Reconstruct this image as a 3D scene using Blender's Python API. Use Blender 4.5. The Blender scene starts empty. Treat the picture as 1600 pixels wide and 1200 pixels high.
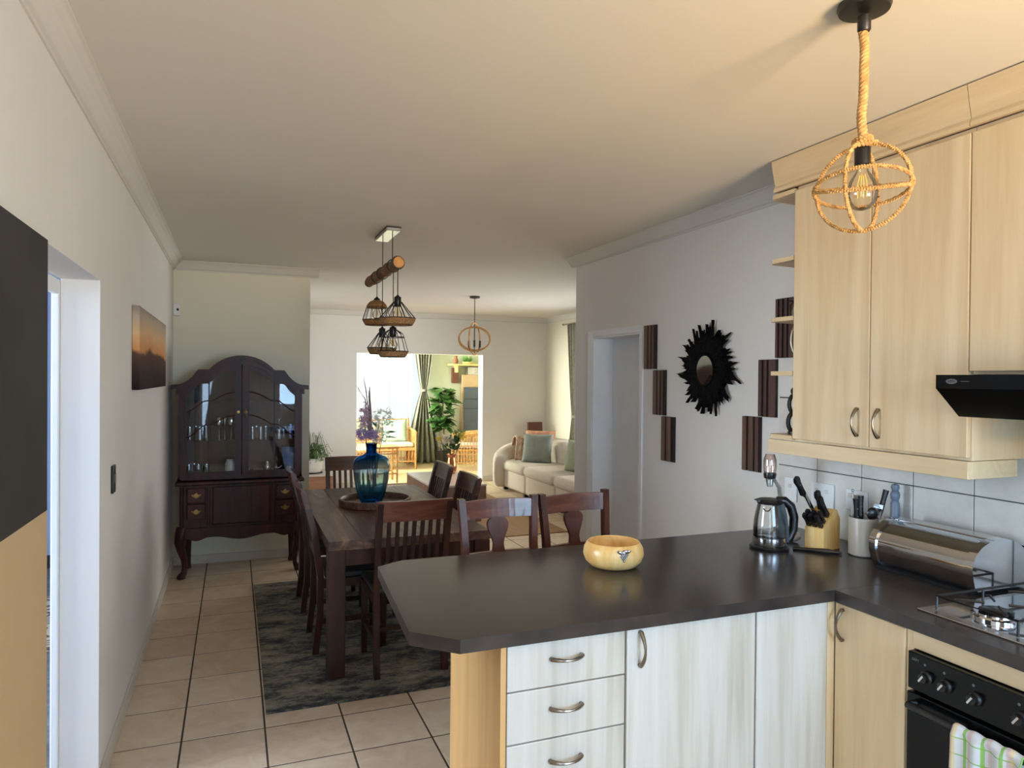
import bpy, bmesh, math, random
from math import pi, sin, cos, tan, radians, hypot
from mathutils import Vector, Matrix
random.seed(7)
sc = bpy.context.scene
COL = sc.collection

# ------------------------------------------------------------------ camera, exposure, world, big lights
H = 1.6
yaw, pit, rol = .375, .0081, .0085
cy_, sy_, cp_, sp_, cr_, sr_ = cos(yaw), sin(yaw), cos(pit), sin(pit), cos(rol), sin(rol)
fw = Vector((sy_*cp_, cy_*cp_, -sp_)); rt = Vector((cy_, -sy_, 0)); up = rt.cross(fw)
r2 = rt*cr_ + up*sr_; u2 = up*cr_ - rt*sr_
cam = bpy.data.cameras.new('camera'); cam.sensor_width = 36; cam.lens = 1103/1600*36; cam.clip_start = .02
co = bpy.data.objects.new('camera', cam); COL.objects.link(co); sc.camera = co
co.matrix_world = Matrix(((r2.x, u2.x, -fw.x, 0), (r2.y, u2.y, -fw.y, 0), (r2.z, u2.z, -fw.z, H), (0, 0, 0, 1)))
sc.view_settings.view_transform = 'Standard'; sc.view_settings.look = 'None'
sc.view_settings.gamma = 1; sc.view_settings.use_curve_mapping = False
sc.view_settings.exposure = 0.3
sc.cycles.use_denoising = True
sc.cycles.max_bounces = 8; sc.cycles.diffuse_bounces = 4; sc.cycles.glossy_bounces = 4
sc.cycles.transmission_bounces = 8; sc.cycles.transparent_max_bounces = 12
sc.cycles.caustics_reflective = False; sc.cycles.caustics_refractive = False
sc.cycles.sample_clamp_indirect = 4

def s2l(c):
    return tuple((x/12.92 if x <= .04045 else ((x+.055)/1.055)**2.4) for x in c)
def rgb(r, g, b): return s2l((r/255, g/255, b/255))

w = bpy.data.worlds.new('sky'); sc.world = w; w.use_nodes = True
bg = w.node_tree.nodes['Background']; bg.inputs[0].default_value = (.80, .90, 1.0, 1); bg.inputs[1].default_value = 1.15

def area(name, loc, target, sx, sy, power, color, spread=180):
    l = bpy.data.lights.new(name, 'AREA'); l.shape = 'RECTANGLE'; l.size = sx; l.size_y = sy
    l.energy = power; l.color = color; l.spread = radians(spread)
    o = bpy.data.objects.new(name, l); COL.objects.link(o); o.location = loc
    d = Vector(target)-Vector(loc); o.rotation_euler = d.to_track_quat('-Z', 'Y').to_euler()
    return o
XL_ = -.478
YR = -1.75       # rear kitchen wall (behind the camera)
# daylight entering by the rear kitchen window: cool sky from above, warm sunlit paving from below
area('skylight_rear_window', (1.55, YR-.28, 1.75), (1.1, 3, .7), 1.6, 1.4, 150, (.48, .72, 1.0))
area('fill_kitchen_side', (XL_-.3, -.85, 1.1), (1.2, 1.2, .4), 1.0, 1.9, 60, (.50, .74, 1.0))  # added fill through a made-up side door, for cabinet fronts and mirror wall
area('sunlit_patio_bounce', (1.5, YR-3.4, .02), (1.5, YR-1.2, 3.0), 2.6, 2.4, 1950, (1.0, .58, .15))
# daylight by the living room window (right), the sunroom window and the bedroom window, plus two added left fills
area('skylight_living_window', (4.98, 7.9, 1.45), (1.5, 7.6, .9), 2.4, 1.5, 86, (1.0, .93, .88))
area('fill_living_left', (-.75, 8.6, 1.4), (4, 8.8, 1.2), 1.8, 1.6, 34, (.95, .94, 1.0))  # added fill for the living room, behind a made-up left window
area('skylight_sunroom_window', (2.3, 13.3, 1.5), (2.7, 9, .6), 2.0, 1.5, 15, (.92, .98, 1.0))
area('fill_sunroom_left', (.38, 11.7, 1.55), (4, 11.8, 1.1), 1.9, 1.6, 280, (.98, 1.0, .86))  # added fill that keeps the sunroom walls lit
area('skylight_bedroom', (-3.5, 2.75, 1.6), (-.5, 2.95, 1.2), 1.4, 1.6, 140, (.76, .88, 1.0))

# ------------------------------------------------------------------ materials
def newmat(name):
    m = bpy.data.materials.new(name); m.use_nodes = True
    nt = m.node_tree; b = nt.nodes['Principled BSDF']
    return m, nt, b
def _map(nt, scale):
    tc = nt.nodes.new('ShaderNodeTexCoord'); mp = nt.nodes.new('ShaderNodeMapping')
    mp.inputs['Scale'].default_value = scale
    nt.links.new(tc.outputs['Object'], mp.inputs['Vector']); return mp
def _ramp(nt, fac, stops):
    r = nt.nodes.new('ShaderNodeValToRGB'); e = r.color_ramp.elements
    while len(e) < len(stops): e.new(.5)
    for i, (p, c) in enumerate(stops): e[i].position = p; e[i].color = (*c, 1)
    nt.links.new(fac, r.inputs[0]); return r
def _noise(nt, mp, scale, detail=4, rough=.5, dist=0):
    n = nt.nodes.new('ShaderNodeTexNoise'); n.inputs['Scale'].default_value = scale
    n.inputs['Detail'].default_value = detail; n.inputs['Roughness'].default_value = rough
    n.inputs['Distortion'].default_value = dist
    nt.links.new(mp.outputs[0], n.inputs['Vector']); return n
def _bump(nt, b, h, strength, dist=.01):
    bp = nt.nodes.new('ShaderNodeBump'); bp.inputs['Strength'].default_value = strength
    bp.inputs['Distance'].default_value = dist
    nt.links.new(h, bp.inputs['Height']); nt.links.new(bp.outputs[0], b.inputs['Normal'])
def mat(name, c, rough=.6, metal=0, var=.08, nscale=6, bump=0, scale=(1, 1, 1), spec=.5, c2=None, coat=0, detail=4):
    m, nt, b = newmat(name)
    b.inputs['Roughness'].default_value = rough; b.inputs['Metallic'].default_value = metal
    b.inputs['Specular IOR Level'].default_value = spec; b.inputs['Coat Weight'].default_value = coat
    n = _noise(nt, _map(nt, scale), nscale, detail)
    if c2 is None: c2 = tuple(x*(1-var) for x in c); c1 = tuple(min(1, x*(1+var)) for x in c)
    else: c1 = c
    r = _ramp(nt, n.outputs['Fac'], [(.35, c2), (.65, c1)])
    nt.links.new(r.outputs[0], b.inputs['Base Color'])
    if bump: _bump(nt, b, n.outputs['Fac'], bump)
    return m
def wood(name, cols, axis=2, rough=.45, freq=9, stretch=.09, bump=.05, coat=0, spec=.5):
    m, nt, b = newmat(name)
    s = [1, 1, 1]; s[axis] = stretch
    mp = _map(nt, tuple(s)); n = _noise(nt, mp, freq, 6, .6, 1.2); n2 = _noise(nt, mp, freq*7, 3, .6, .3)
    mx = nt.nodes.new('ShaderNodeMath'); mx.operation = 'MULTIPLY_ADD'; mx.inputs[1].default_value = .3
    nt.links.new(n2.outputs['Fac'], mx.inputs[0]); nt.links.new(n.outputs['Fac'], mx.inputs[2])
    k = len(cols); r = _ramp(nt, mx.outputs[0], [(.45+.38*i/(k-1), c) for i, c in enumerate(cols)])
    nt.links.new(r.outputs[0], b.inputs['Base Color'])
    b.inputs['Roughness'].default_value = rough; b.inputs['Coat Weight'].default_value = coat
    b.inputs['Specular IOR Level'].default_value = spec
    if bump: _bump(nt, b, mx.outputs[0], bump, .004)
    return m
def glass(name, tint=(1, 1, 1), op=.12, rough=.02):
    # thin clear glass: mostly see-through, mirror-like towards grazing angles
    m = bpy.data.materials.new(name); m.use_nodes = True; nt = m.node_tree; nt.nodes.clear()
    out = nt.nodes.new('ShaderNodeOutputMaterial'); mix = nt.nodes.new('ShaderNodeMixShader')
    t = nt.nodes.new('ShaderNodeBsdfTransparent'); g = nt.nodes.new('ShaderNodeBsdfGlossy')
    t.inputs[0].default_value = (*tint, 1); g.inputs['Roughness'].default_value = rough
    lw = nt.nodes.new('ShaderNodeLayerWeight'); lw.inputs[0].default_value = .25
    mr = nt.nodes.new('ShaderNodeMapRange'); mr.inputs[3].default_value = op; mr.inputs[4].default_value = .9
    nt.links.new(lw.outputs['Fresnel'], mr.inputs[0]); nt.links.new(mr.outputs[0], mix.inputs[0])
    nt.links.new(t.outputs[0], mix.inputs[1]); nt.links.new(g.outputs[0], mix.inputs[2]); nt.links.new(mix.outputs[0], out.inputs[0])
    return m

M = {}
M['wall'] = mat('painted_plaster', rgb(232, 228, 222), .85, var=.015, nscale=1.4, bump=.06)
M['wall_cream'] = mat('cream_painted_plaster', rgb(230, 225, 204), .85, var=.015, nscale=1.4, bump=.05)
M['wall_green'] = mat('sunroom_painted_plaster', rgb(208, 212, 188), .85, var=.02, nscale=1.2)
M['wall_blue'] = mat('bedroom_paint', rgb(150, 168, 205), .9, var=.02)
M['ceiling'] = mat('ceiling_paint', rgb(216, 212, 205), .9, var=.02, nscale=.8, bump=.05)
M['trim'] = mat('white_gloss_trim', rgb(240, 241, 241), .5, var=.02)
M['grout'] = mat('dark_grout', rgb(70, 58, 48), .9)
M['skirt'] = mat('skirting_ceramic', rgb(212, 204, 192), .5, var=.05, nscale=5)
def tilemat(name, c1, c2, c3, rough):
    m, nt, b = newmat(name); mp = _map(nt, (1, 1, 1)); n = _noise(nt, mp, 7, 5, .6, .8)
    oi = nt.nodes.new('ShaderNodeObjectInfo'); ad = nt.nodes.new('ShaderNodeMath'); ad.operation = 'MULTIPLY_ADD'
    ad.inputs[1].default_value = .22; nt.links.new(oi.outputs['Random'], ad.inputs[0])
    sb = nt.nodes.new('ShaderNodeMath'); sb.operation = 'SUBTRACT'; sb.inputs[1].default_value = .11
    nt.links.new(n.outputs['Fac'], sb.inputs[0]); nt.links.new(sb.outputs[0], ad.inputs[2])
    r = _ramp(nt, ad.outputs[0], [(.25, c1), (.5, c2), (.75, c3)]); nt.links.new(r.outputs[0], b.inputs['Base Color'])
    # random offset so tiles do not repeat
    of = nt.nodes.new('ShaderNodeVectorMath'); of.operation = 'SCALE'; of.inputs[0].default_value = (13, 7, 5)
    nt.links.new(oi.outputs['Random'], of.inputs['Scale']); nt.links.new(of.outputs[0], mp.inputs['Location'])
    b.inputs['Roughness'].default_value = rough
    return m
M['tile'] = tilemat('beige_floor_ceramic', rgb(204, 178, 150), rgb(218, 196, 170), rgb(228, 210, 186), .34)
M['walltile'] = tilemat('grey_white_wall_ceramic', rgb(212, 208, 200), rgb(224, 220, 212), rgb(232, 229, 222), .22)
M['wgrout'] = mat('wall_tile_grout', rgb(70, 74, 82), .9)
M['maple'] = wood('pale_maple_laminate', [rgb(214, 186, 146), rgb(226, 200, 160), rgb(234, 212, 176)], 2, .42, 7, .07, .0)
M['maple_cool_lit'] = wood('cool_lit_maple_laminate', [rgb(184, 177, 162), rgb(208, 205, 198), rgb(220, 220, 218)], 2, .38, 5, .06, .0)  # same maple, cool sky light on the peninsula fronts put into the colour
M['maple_h'] = wood('pale_maple_horizontal', [rgb(208, 182, 142), rgb(224, 198, 158), rgb(232, 208, 172)], 1, .42, 7, .07, .0)
M['maple_warm_shade'] = wood('warm_shaded_maple', [rgb(206, 160, 100), rgb(214, 170, 112), rgb(222, 180, 122)], 2, .45, 14, .05, .0)  # same maple, warmer and dimmer light on the side face painted in
M['lam'] = mat('dark_slate_laminate', rgb(66, 59, 57), .22, spec=.42, c2=rgb(50, 46, 46), nscale=9, detail=8, bump=.01)
M['steel'] = mat('brushed_steel', rgb(190, 185, 180), .24, 1, var=.05, scale=(1, 30, 1))
M['chrome'] = mat('polished_chrome', rgb(214, 216, 222), .08, 1, var=.02)
M['bronze'] = mat('dark_pewter_handle', rgb(140, 128, 115), .28, 1, var=.1)
M['brass'] = mat('aged_brass', rgb(150, 120, 70), .35, 1, var=.1)
M['blackmetal'] = mat('black_metal', rgb(22, 20, 20), .4, var=.1)
M['blackgloss'] = mat('black_enamel', rgb(7, 7, 8), .2, var=.1, spec=.25)
M['blackplastic'] = mat('black_plastic', rgb(20, 20, 23), .32, var=.1)
M['mahog'] = wood('dark_mahogany', [rgb(28, 10, 10), rgb(54, 20, 18), rgb(76, 30, 24)], 2, .42, 8, .1, .03, 0, .3)
M['rosew'] = wood('reddish_rosewood', [rgb(50, 22, 16), rgb(84, 42, 30), rgb(112, 62, 46)], 2, .36, 8, .12, .04, .2)
M['rosew_h'] = wood('reddish_rosewood_rail', [rgb(58, 27, 20), rgb(94, 50, 38), rgb(124, 74, 58)], 0, .34, 8, .12, .04, .25)
M['chairw'] = wood('dark_chair_wood', [rgb(28, 13, 11), rgb(50, 25, 19), rgb(70, 36, 26)], 2, .34, 8, .12, .04, .2)
M['tabletop'] = wood('worn_sleeper_wood', [rgb(56, 36, 29), rgb(98, 70, 56), rgb(146, 114, 94)], 1, .42, 7, .12, .2, 0)
M['tableleg'] = wood('table_leg_wood', [rgb(34, 15, 11), rgb(58, 28, 20), rgb(76, 40, 28)], 2, .4, 7, .1, .06)
M['seat'] = mat('grey_leather', rgb(62, 62, 64), .5, var=.15, nscale=20, bump=.1)
M['rope'] = mat('jute_rope', rgb(206, 164, 104), .85, c2=rgb(172, 128, 74), nscale=60, bump=.4)
M['jute'] = mat('woven_jute_band', rgb(176, 136, 88), .9, c2=rgb(136, 100, 62), nscale=90, bump=.6)
M['rattan'] = mat('honey_rattan', rgb(206, 158, 96), .6, c2=rgb(176, 124, 66), nscale=25, bump=.2)
M['bark'] = mat('peeled_branch', rgb(150, 112, 80), .8, c2=rgb(112, 80, 56), nscale=14, bump=.4)
M['cutwood'] = mat('cut_wood_end', rgb(206, 150, 84), .7, var=.1, nscale=20)
M['boucle'] = mat('oatmeal_boucle', rgb(206, 196, 180), .95, var=.05, nscale=120, bump=.5)
M['velvet'] = mat('sage_grey_velvet', rgb(128, 134, 124), .8, var=.1, nscale=10)
M['velvet2'] = mat('sage_velvet', rgb(140, 146, 122), .8, var=.1, nscale=10)
M['mint'] = mat('mint_cotton', rgb(172, 204, 176), .9, var=.06)
M['peach'] = mat('peach_fringed_throw', rgb(222, 176, 140), .95, c2=rgb(190, 130, 96), nscale=12, bump=.3)
M['throw'] = mat('cream_throw', rgb(218, 200, 176), .95, c2=rgb(176, 140, 112), nscale=16, scale=(1, 4, .4), bump=.3)
M['leafg'] = mat('glossy_green_leaf', rgb(84, 124, 62), .4, c2=rgb(48, 84, 42), nscale=8)
M['fern'] = mat('fern_green', rgb(122, 160, 90), .6, c2=rgb(78, 118, 60), nscale=14)
M['grassg'] = mat('bright_green_tuft', rgb(130, 190, 90), .6, c2=rgb(90, 150, 60), nscale=14)
M['whitec'] = mat('white_ceramic', rgb(225, 222, 214), .3, var=.03)
M['offwhite'] = mat('off_white_stoneware', rgb(196, 190, 180), .35, c2=rgb(170, 162, 150), nscale=5)
M['greenc'] = mat('sage_curtain_cloth', rgb(150, 150, 132), .8, c2=rgb(130, 130, 112), nscale=30, bump=.2)
M['bowlw'] = wood('golden_turned_wood', [rgb(214, 158, 84), rgb(232, 186, 114), rgb(242, 208, 144)], 2, .35, 9, .2, .02, .2)
M['pewter'] = mat('cast_pewter', rgb(170, 172, 180), .25, 1, var=.2, nscale=40)
M['feather'] = mat('black_feather', rgb(8, 7, 9), .8, var=.3, nscale=30, spec=.15)
M['mirror'] = mat('mirror_glass', rgb(225, 222, 216), .03, 1, var=.01)
M['blackpaint'] = mat('chalkboard_black_paint', rgb(54, 52, 50), .8, c2=rgb(44, 42, 40), nscale=3, bump=.05)
M['tanpaint'] = mat('tan_paint', rgb(206, 178, 138), .7, var=.03, nscale=2)
M['slat_l'] = wood('walnut_slat', [rgb(74, 54, 46), rgb(106, 80, 66), rgb(128, 100, 84)], 2, .5, 9, .08, .05)
M['slat_m'] = wood('plum_slat', [rgb(66, 44, 42), rgb(86, 60, 54), rgb(102, 76, 68)], 2, .5, 9, .08, .05)
M['slat_d'] = wood('ebony_slat', [rgb(24, 16, 16), rgb(32, 22, 20), rgb(42, 28, 26)], 2, .45, 9, .08, .05)
M['glass'] = glass('clear_glass', (.95, .97, .97), .05)
M['glassware'] = glass('clear_glassware', (.84, .90, .92), .34, .08)
M['pane'] = glass('cabinet_pane_glass', (.92, .92, .93), .012)
M['amberglass'] = glass('amber_glass', (.93, .80, .76), .2, .08)
M['bulb'] = glass('bulb_glass', (1, .97, .9), .06)
M['filament'] = mat('yellow_filament', rgb(250, 205, 90), .4, var=.02)
M['copper'] = mat('hammered_copper_glass', rgb(200, 130, 95), .18, .9, var=.3, nscale=20, bump=.3)
M['walnutbox'] = wood('tv_unit_wood', [rgb(122, 84, 62), rgb(148, 104, 78), rgb(164, 120, 92)], 0, .5, 6, .1)
M['coffeetop'] = mat('coffee_table_top', rgb(206, 196, 184), .3, var=.04)
M['coffeeside'] = wood('coffee_table_side', [rgb(104, 74, 62), rgb(128, 94, 80), rgb(142, 108, 92)], 0, .5, 6, .1)
M['lilac'] = mat('lilac_petals', rgb(206, 176, 218), .7, c2=rgb(170, 134, 190), nscale=20)
M['pinkp'] = mat('mauve_pink_petals', rgb(214, 170, 190), .7, c2=rgb(186, 136, 160), nscale=20)
M['whitefl'] = mat('white_green_florets', rgb(232, 236, 222), .7, c2=rgb(190, 200, 176), nscale=20)
M['yellowfl'] = mat('yellow_petals', rgb(224, 200, 80), .7, var=.1)
M['creamfl'] = mat('cream_petals', rgb(228, 214, 192), .7, var=.1)
def petal(name, c):
    m = bpy.data.materials.new(name); m.use_nodes = True; nt = m.node_tree; nt.nodes.clear()
    out = nt.nodes.new('ShaderNodeOutputMaterial'); d = nt.nodes.new('ShaderNodeBsdfDiffuse'); t = nt.nodes.new('ShaderNodeBsdfTranslucent')
    n = _noise(nt, _map(nt, (1, 1, 1)), 18, 3); r = _ramp(nt, n.outputs['Fac'], [(.35, tuple(x*.88 for x in c)), (.65, c)])
    nt.links.new(r.outputs[0], d.inputs[0]); nt.links.new(r.outputs[0], t.inputs[0]); mx = nt.nodes.new('ShaderNodeMixShader')
    mx.inputs[0].default_value = .42; nt.links.new(d.outputs[0], mx.inputs[1]); nt.links.new(t.outputs[0], mx.inputs[2]); nt.links.new(mx.outputs[0], out.inputs[0]); return m
M['lilac'] = petal('lilac_petals', rgb(222, 198, 236)); M['pinkp'] = petal('mauve_pink_petals', rgb(232, 194, 214)); M['whitefl'] = petal('white_green_florets', rgb(238, 242, 228))
M['yellowfl'] = petal('yellow_petals', rgb(240, 216, 90)); M['creamfl'] = petal('cream_petals', rgb(242, 230, 212))
M['stem'] = mat('dried_stem', rgb(140, 120, 112), .8)
M['gstem'] = mat('green_stem', rgb(70, 90, 50), .7)
M['plinth'] = mat('beige_render', rgb(196, 166, 128), .8, var=.05)
M['braai'] = mat('slate_blue_steel', rgb(92, 98, 112), .4, .3, var=.06)
M['yshelf'] = mat('pine_shelf', rgb(222, 196, 130), .6, var=.06)
M['redbr'] = mat('brown_box_wood', rgb(150, 92, 62), .6, var=.1)
M['greypost'] = mat('blue_grey_painted_wood', rgb(112, 122, 138), .4, var=.05)
M['vinyl'] = wood('grey_vinyl_plank', [rgb(70, 72, 76), rgb(98, 100, 106), rgb(120, 122, 126)], 0, .5, 6, .1)
M['sunfloor'] = mat('sunroom_floor_ceramic', rgb(226, 200, 160), .45, var=.05, nscale=3)
M['darkw'] = mat('dark_carved_wood', rgb(30, 22, 20), .4, var=.2)
M['darkbox'] = mat('dark_box_wood', rgb(112, 66, 46), .6, var=.15)
M['leather'] = mat('brown_leather', rgb(96, 50, 38), .45, var=.15)

def rugmat():
    m, nt, b = newmat('distressed_rug_pile'); mp = _map(nt, (1, 2.2, 1))
    n = _noise(nt, mp, 3.2, 12, .78, 0); n2 = _noise(nt, mp, 45, 3, .7)
    a = nt.nodes.new('ShaderNodeMath'); a.operation = 'MULTIPLY_ADD'; a.inputs[1].default_value = .26
    nt.links.new(n2.outputs['Fac'], a.inputs[0]); nt.links.new(n.outputs['Fac'], a.inputs[2])
    r = _ramp(nt, a.outputs[0], [(.50, rgb(34, 35, 37)), (.58, rgb(66, 68, 68)), (.66, rgb(122, 117, 102)), (.80, rgb(160, 152, 132))])
    nt.links.new(r.outputs[0], b.inputs['Base Color']); b.inputs['Roughness'].default_value = .95
    _bump(nt, b, n2.outputs['Fac'], .5); return m
M['rug'] = rugmat()
def jutemat():
    m, nt, b = newmat('braided_jute_rug'); mp = _map(nt, (1, 1, 1))
    wv = nt.nodes.new('ShaderNodeTexWave'); wv.bands_direction = 'Y'; wv.inputs['Scale'].default_value = 9; wv.inputs['Distortion'].default_value = 3
    wv.inputs['Detail'].default_value = 3; nt.links.new(mp.outputs[0], wv.inputs['Vector'])
    r = _ramp(nt, wv.outputs['Fac'], [(.2, rgb(134, 102, 72)), (.8, rgb(186, 152, 112))])
    nt.links.new(r.outputs[0], b.inputs['Base Color']); b.inputs['Roughness'].default_value = .95
    _bump(nt, b, wv.outputs['Fac'], .6); return m
M['juterug'] = jutemat()
def bedrug():
    m, nt, b = newmat('contour_line_rug'); mp = _map(nt, (1, 1, 1)); n = _noise(nt, mp, 1.6, 1)
    ml = nt.nodes.new('ShaderNodeMath'); ml.operation = 'MULTIPLY'; ml.inputs[1].default_value = 26
    fr = nt.nodes.new('ShaderNodeMath'); fr.operation = 'FRACT'
    nt.links.new(n.outputs['Fac'], ml.inputs[0]); nt.links.new(ml.outputs[0], fr.inputs[0])
    r = _ramp(nt, fr.outputs[0], [(.3, rgb(80, 78, 74)), (.45, rgb(178, 172, 160))])
    nt.links.new(r.outputs[0], b.inputs['Base Color']); b.inputs['Roughness'].default_value = .95; return m
M['bedrug'] = bedrug()
def plaid():
    m, nt, b = newmat('plaid_tea_towel_cotton')
    tc = nt.nodes.new('ShaderNodeTexCoord'); sp = nt.nodes.new('ShaderNodeSeparateXYZ'); nt.links.new(tc.outputs['Object'], sp.inputs[0])
    def line(out, per, off, wd):
        a = nt.nodes.new('ShaderNodeMath'); a.operation = 'MULTIPLY_ADD'; a.inputs[1].default_value = 1/per; a.inputs[2].default_value = off+10
        f = nt.nodes.new('ShaderNodeMath'); f.operation = 'FRACT'; l = nt.nodes.new('ShaderNodeMath'); l.operation = 'LESS_THAN'; l.inputs[1].default_value = wd
        nt.links.new(out, a.inputs[0]); nt.links.new(a.outputs[0], f.inputs[0]); nt.links.new(f.outputs[0], l.inputs[0]); return l.outputs[0]
    prev = None; base = rgb(205, 208, 214)
    for out, per, off, wd, c, fa in ((sp.outputs['Y'], .05, .35, .22, rgb(214, 172, 176), .55), (sp.outputs['Y'], .05, .0, .16, rgb(120, 180, 50), .85),
                                (sp.outputs['Z'], .045, .2, .08, rgb(120, 176, 70), .8), (sp.outputs['Y'], .15, .5, .07, rgb(226, 200, 120), .6)):
        mx = nt.nodes.new('ShaderNodeMix'); mx.data_type = 'RGBA'
        k = nt.nodes.new('ShaderNodeMath'); k.operation = 'MULTIPLY'; k.inputs[1].default_value = fa
        nt.links.new(line(out, per, off, wd), k.inputs[0]); nt.links.new(k.outputs[0], mx.inputs[0])
        if prev is None: mx.inputs[6].default_value = (*base, 1)
        else: nt.links.new(prev, mx.inputs[6])
        mx.inputs[7].default_value = (*c, 1); prev = mx.outputs[2]
    nt.links.new(prev, b.inputs['Base Color']); b.inputs['Roughness'].default_value = .9
    b.inputs['Sheen Weight'].default_value = .2; return m
M['plaid'] = plaid()
def bluevase():
    m, nt, b = newmat('ombre_blue_glass')
    tc = nt.nodes.new('ShaderNodeTexCoord'); sp = nt.nodes.new('ShaderNodeSeparateXYZ'); nt.links.new(tc.outputs['Object'], sp.inputs[0])
    mr = nt.nodes.new('ShaderNodeMapRange'); mr.inputs[2].default_value = .39; nt.links.new(sp.outputs['Z'], mr.inputs[0])
    r = _ramp(nt, mr.outputs[0], [(0, rgb(0, 120, 190)), (.2, rgb(90, 180, 215)), (.4, rgb(222, 234, 238)), (.62, rgb(190, 204, 216)), (.72, rgb(130, 168, 204)), (.8, rgb(30, 130, 205)), (1, rgb(20, 60, 120))])
    nt.links.new(r.outputs[0], b.inputs['Base Color']); b.inputs['Roughness'].default_value = .03
    b.inputs['Transmission Weight'].default_value = .94; b.inputs['IOR'].default_value = 1.12; b.inputs['Specular IOR Level'].default_value = 1
    return m
M['bluevase'] = bluevase()
def canvasmat():
    m, nt, b = newmat('sunset_print')
    tc = nt.nodes.new('ShaderNodeTexCoord'); sp = nt.nodes.new('ShaderNodeSeparateXYZ'); nt.links.new(tc.outputs['Object'], sp.inputs[0])
    mp = _map(nt, (1, .5, 1.2)); n = _noise(nt, mp, 3.5, 5, .6)
    a = nt.nodes.new('ShaderNodeMath'); a.operation = 'MULTIPLY_ADD'; a.inputs[1].default_value = .16; nt.links.new(n.outputs['Fac'], a.inputs[0]); nt.links.new(sp.outputs['Z'], a.inputs[2])
    mr = nt.nodes.new('ShaderNodeMapRange'); mr.inputs[1].default_value = .07; mr.inputs[2].default_value = .55; nt.links.new(a.outputs[0], mr.inputs[0])
    r = _ramp(nt, mr.outputs[0], [(0, rgb(32, 24, 24)), (.2, rgb(60, 44, 40)), (.42, rgb(96, 70, 60)), (.46, rgb(214, 150, 96)), (.62, rgb(222, 184, 140)), (.82, rgb(186, 170, 152)), (1, rgb(128, 114, 108))])
    nt.links.new(r.outputs[0], b.inputs['Base Color']); b.inputs['Roughness'].default_value = .85; b.inputs['Specular IOR Level'].default_value = .2; return m
M['canvas'] = canvasmat()
def sheer():
    m = bpy.data.materials.new('white_sheer_voile'); m.use_nodes = True; nt = m.node_tree; nt.nodes.clear()
    out = nt.nodes.new('ShaderNodeOutputMaterial'); d = nt.nodes.new('ShaderNodeBsdfDiffuse'); t = nt.nodes.new('ShaderNodeBsdfTranslucent'); tr = nt.nodes.new('ShaderNodeBsdfTransparent')
    d.inputs[0].default_value = (.85, .87, .9, 1); t.inputs[0].default_value = (.9, .93, .97, 1)
    m1 = nt.nodes.new('ShaderNodeMixShader'); m1.inputs[0].default_value = .7; m2 = nt.nodes.new('ShaderNodeMixShader'); m2.inputs[0].default_value = .10
    nt.links.new(d.outputs[0], m1.inputs[1]); nt.links.new(t.outputs[0], m1.inputs[2]); nt.links.new(m1.outputs[0], m2.inputs[1]); nt.links.new(tr.outputs[0], m2.inputs[2]); nt.links.new(m2.outputs[0], out.inputs[0])
    return m
M['sheer'] = sheer()

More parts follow.
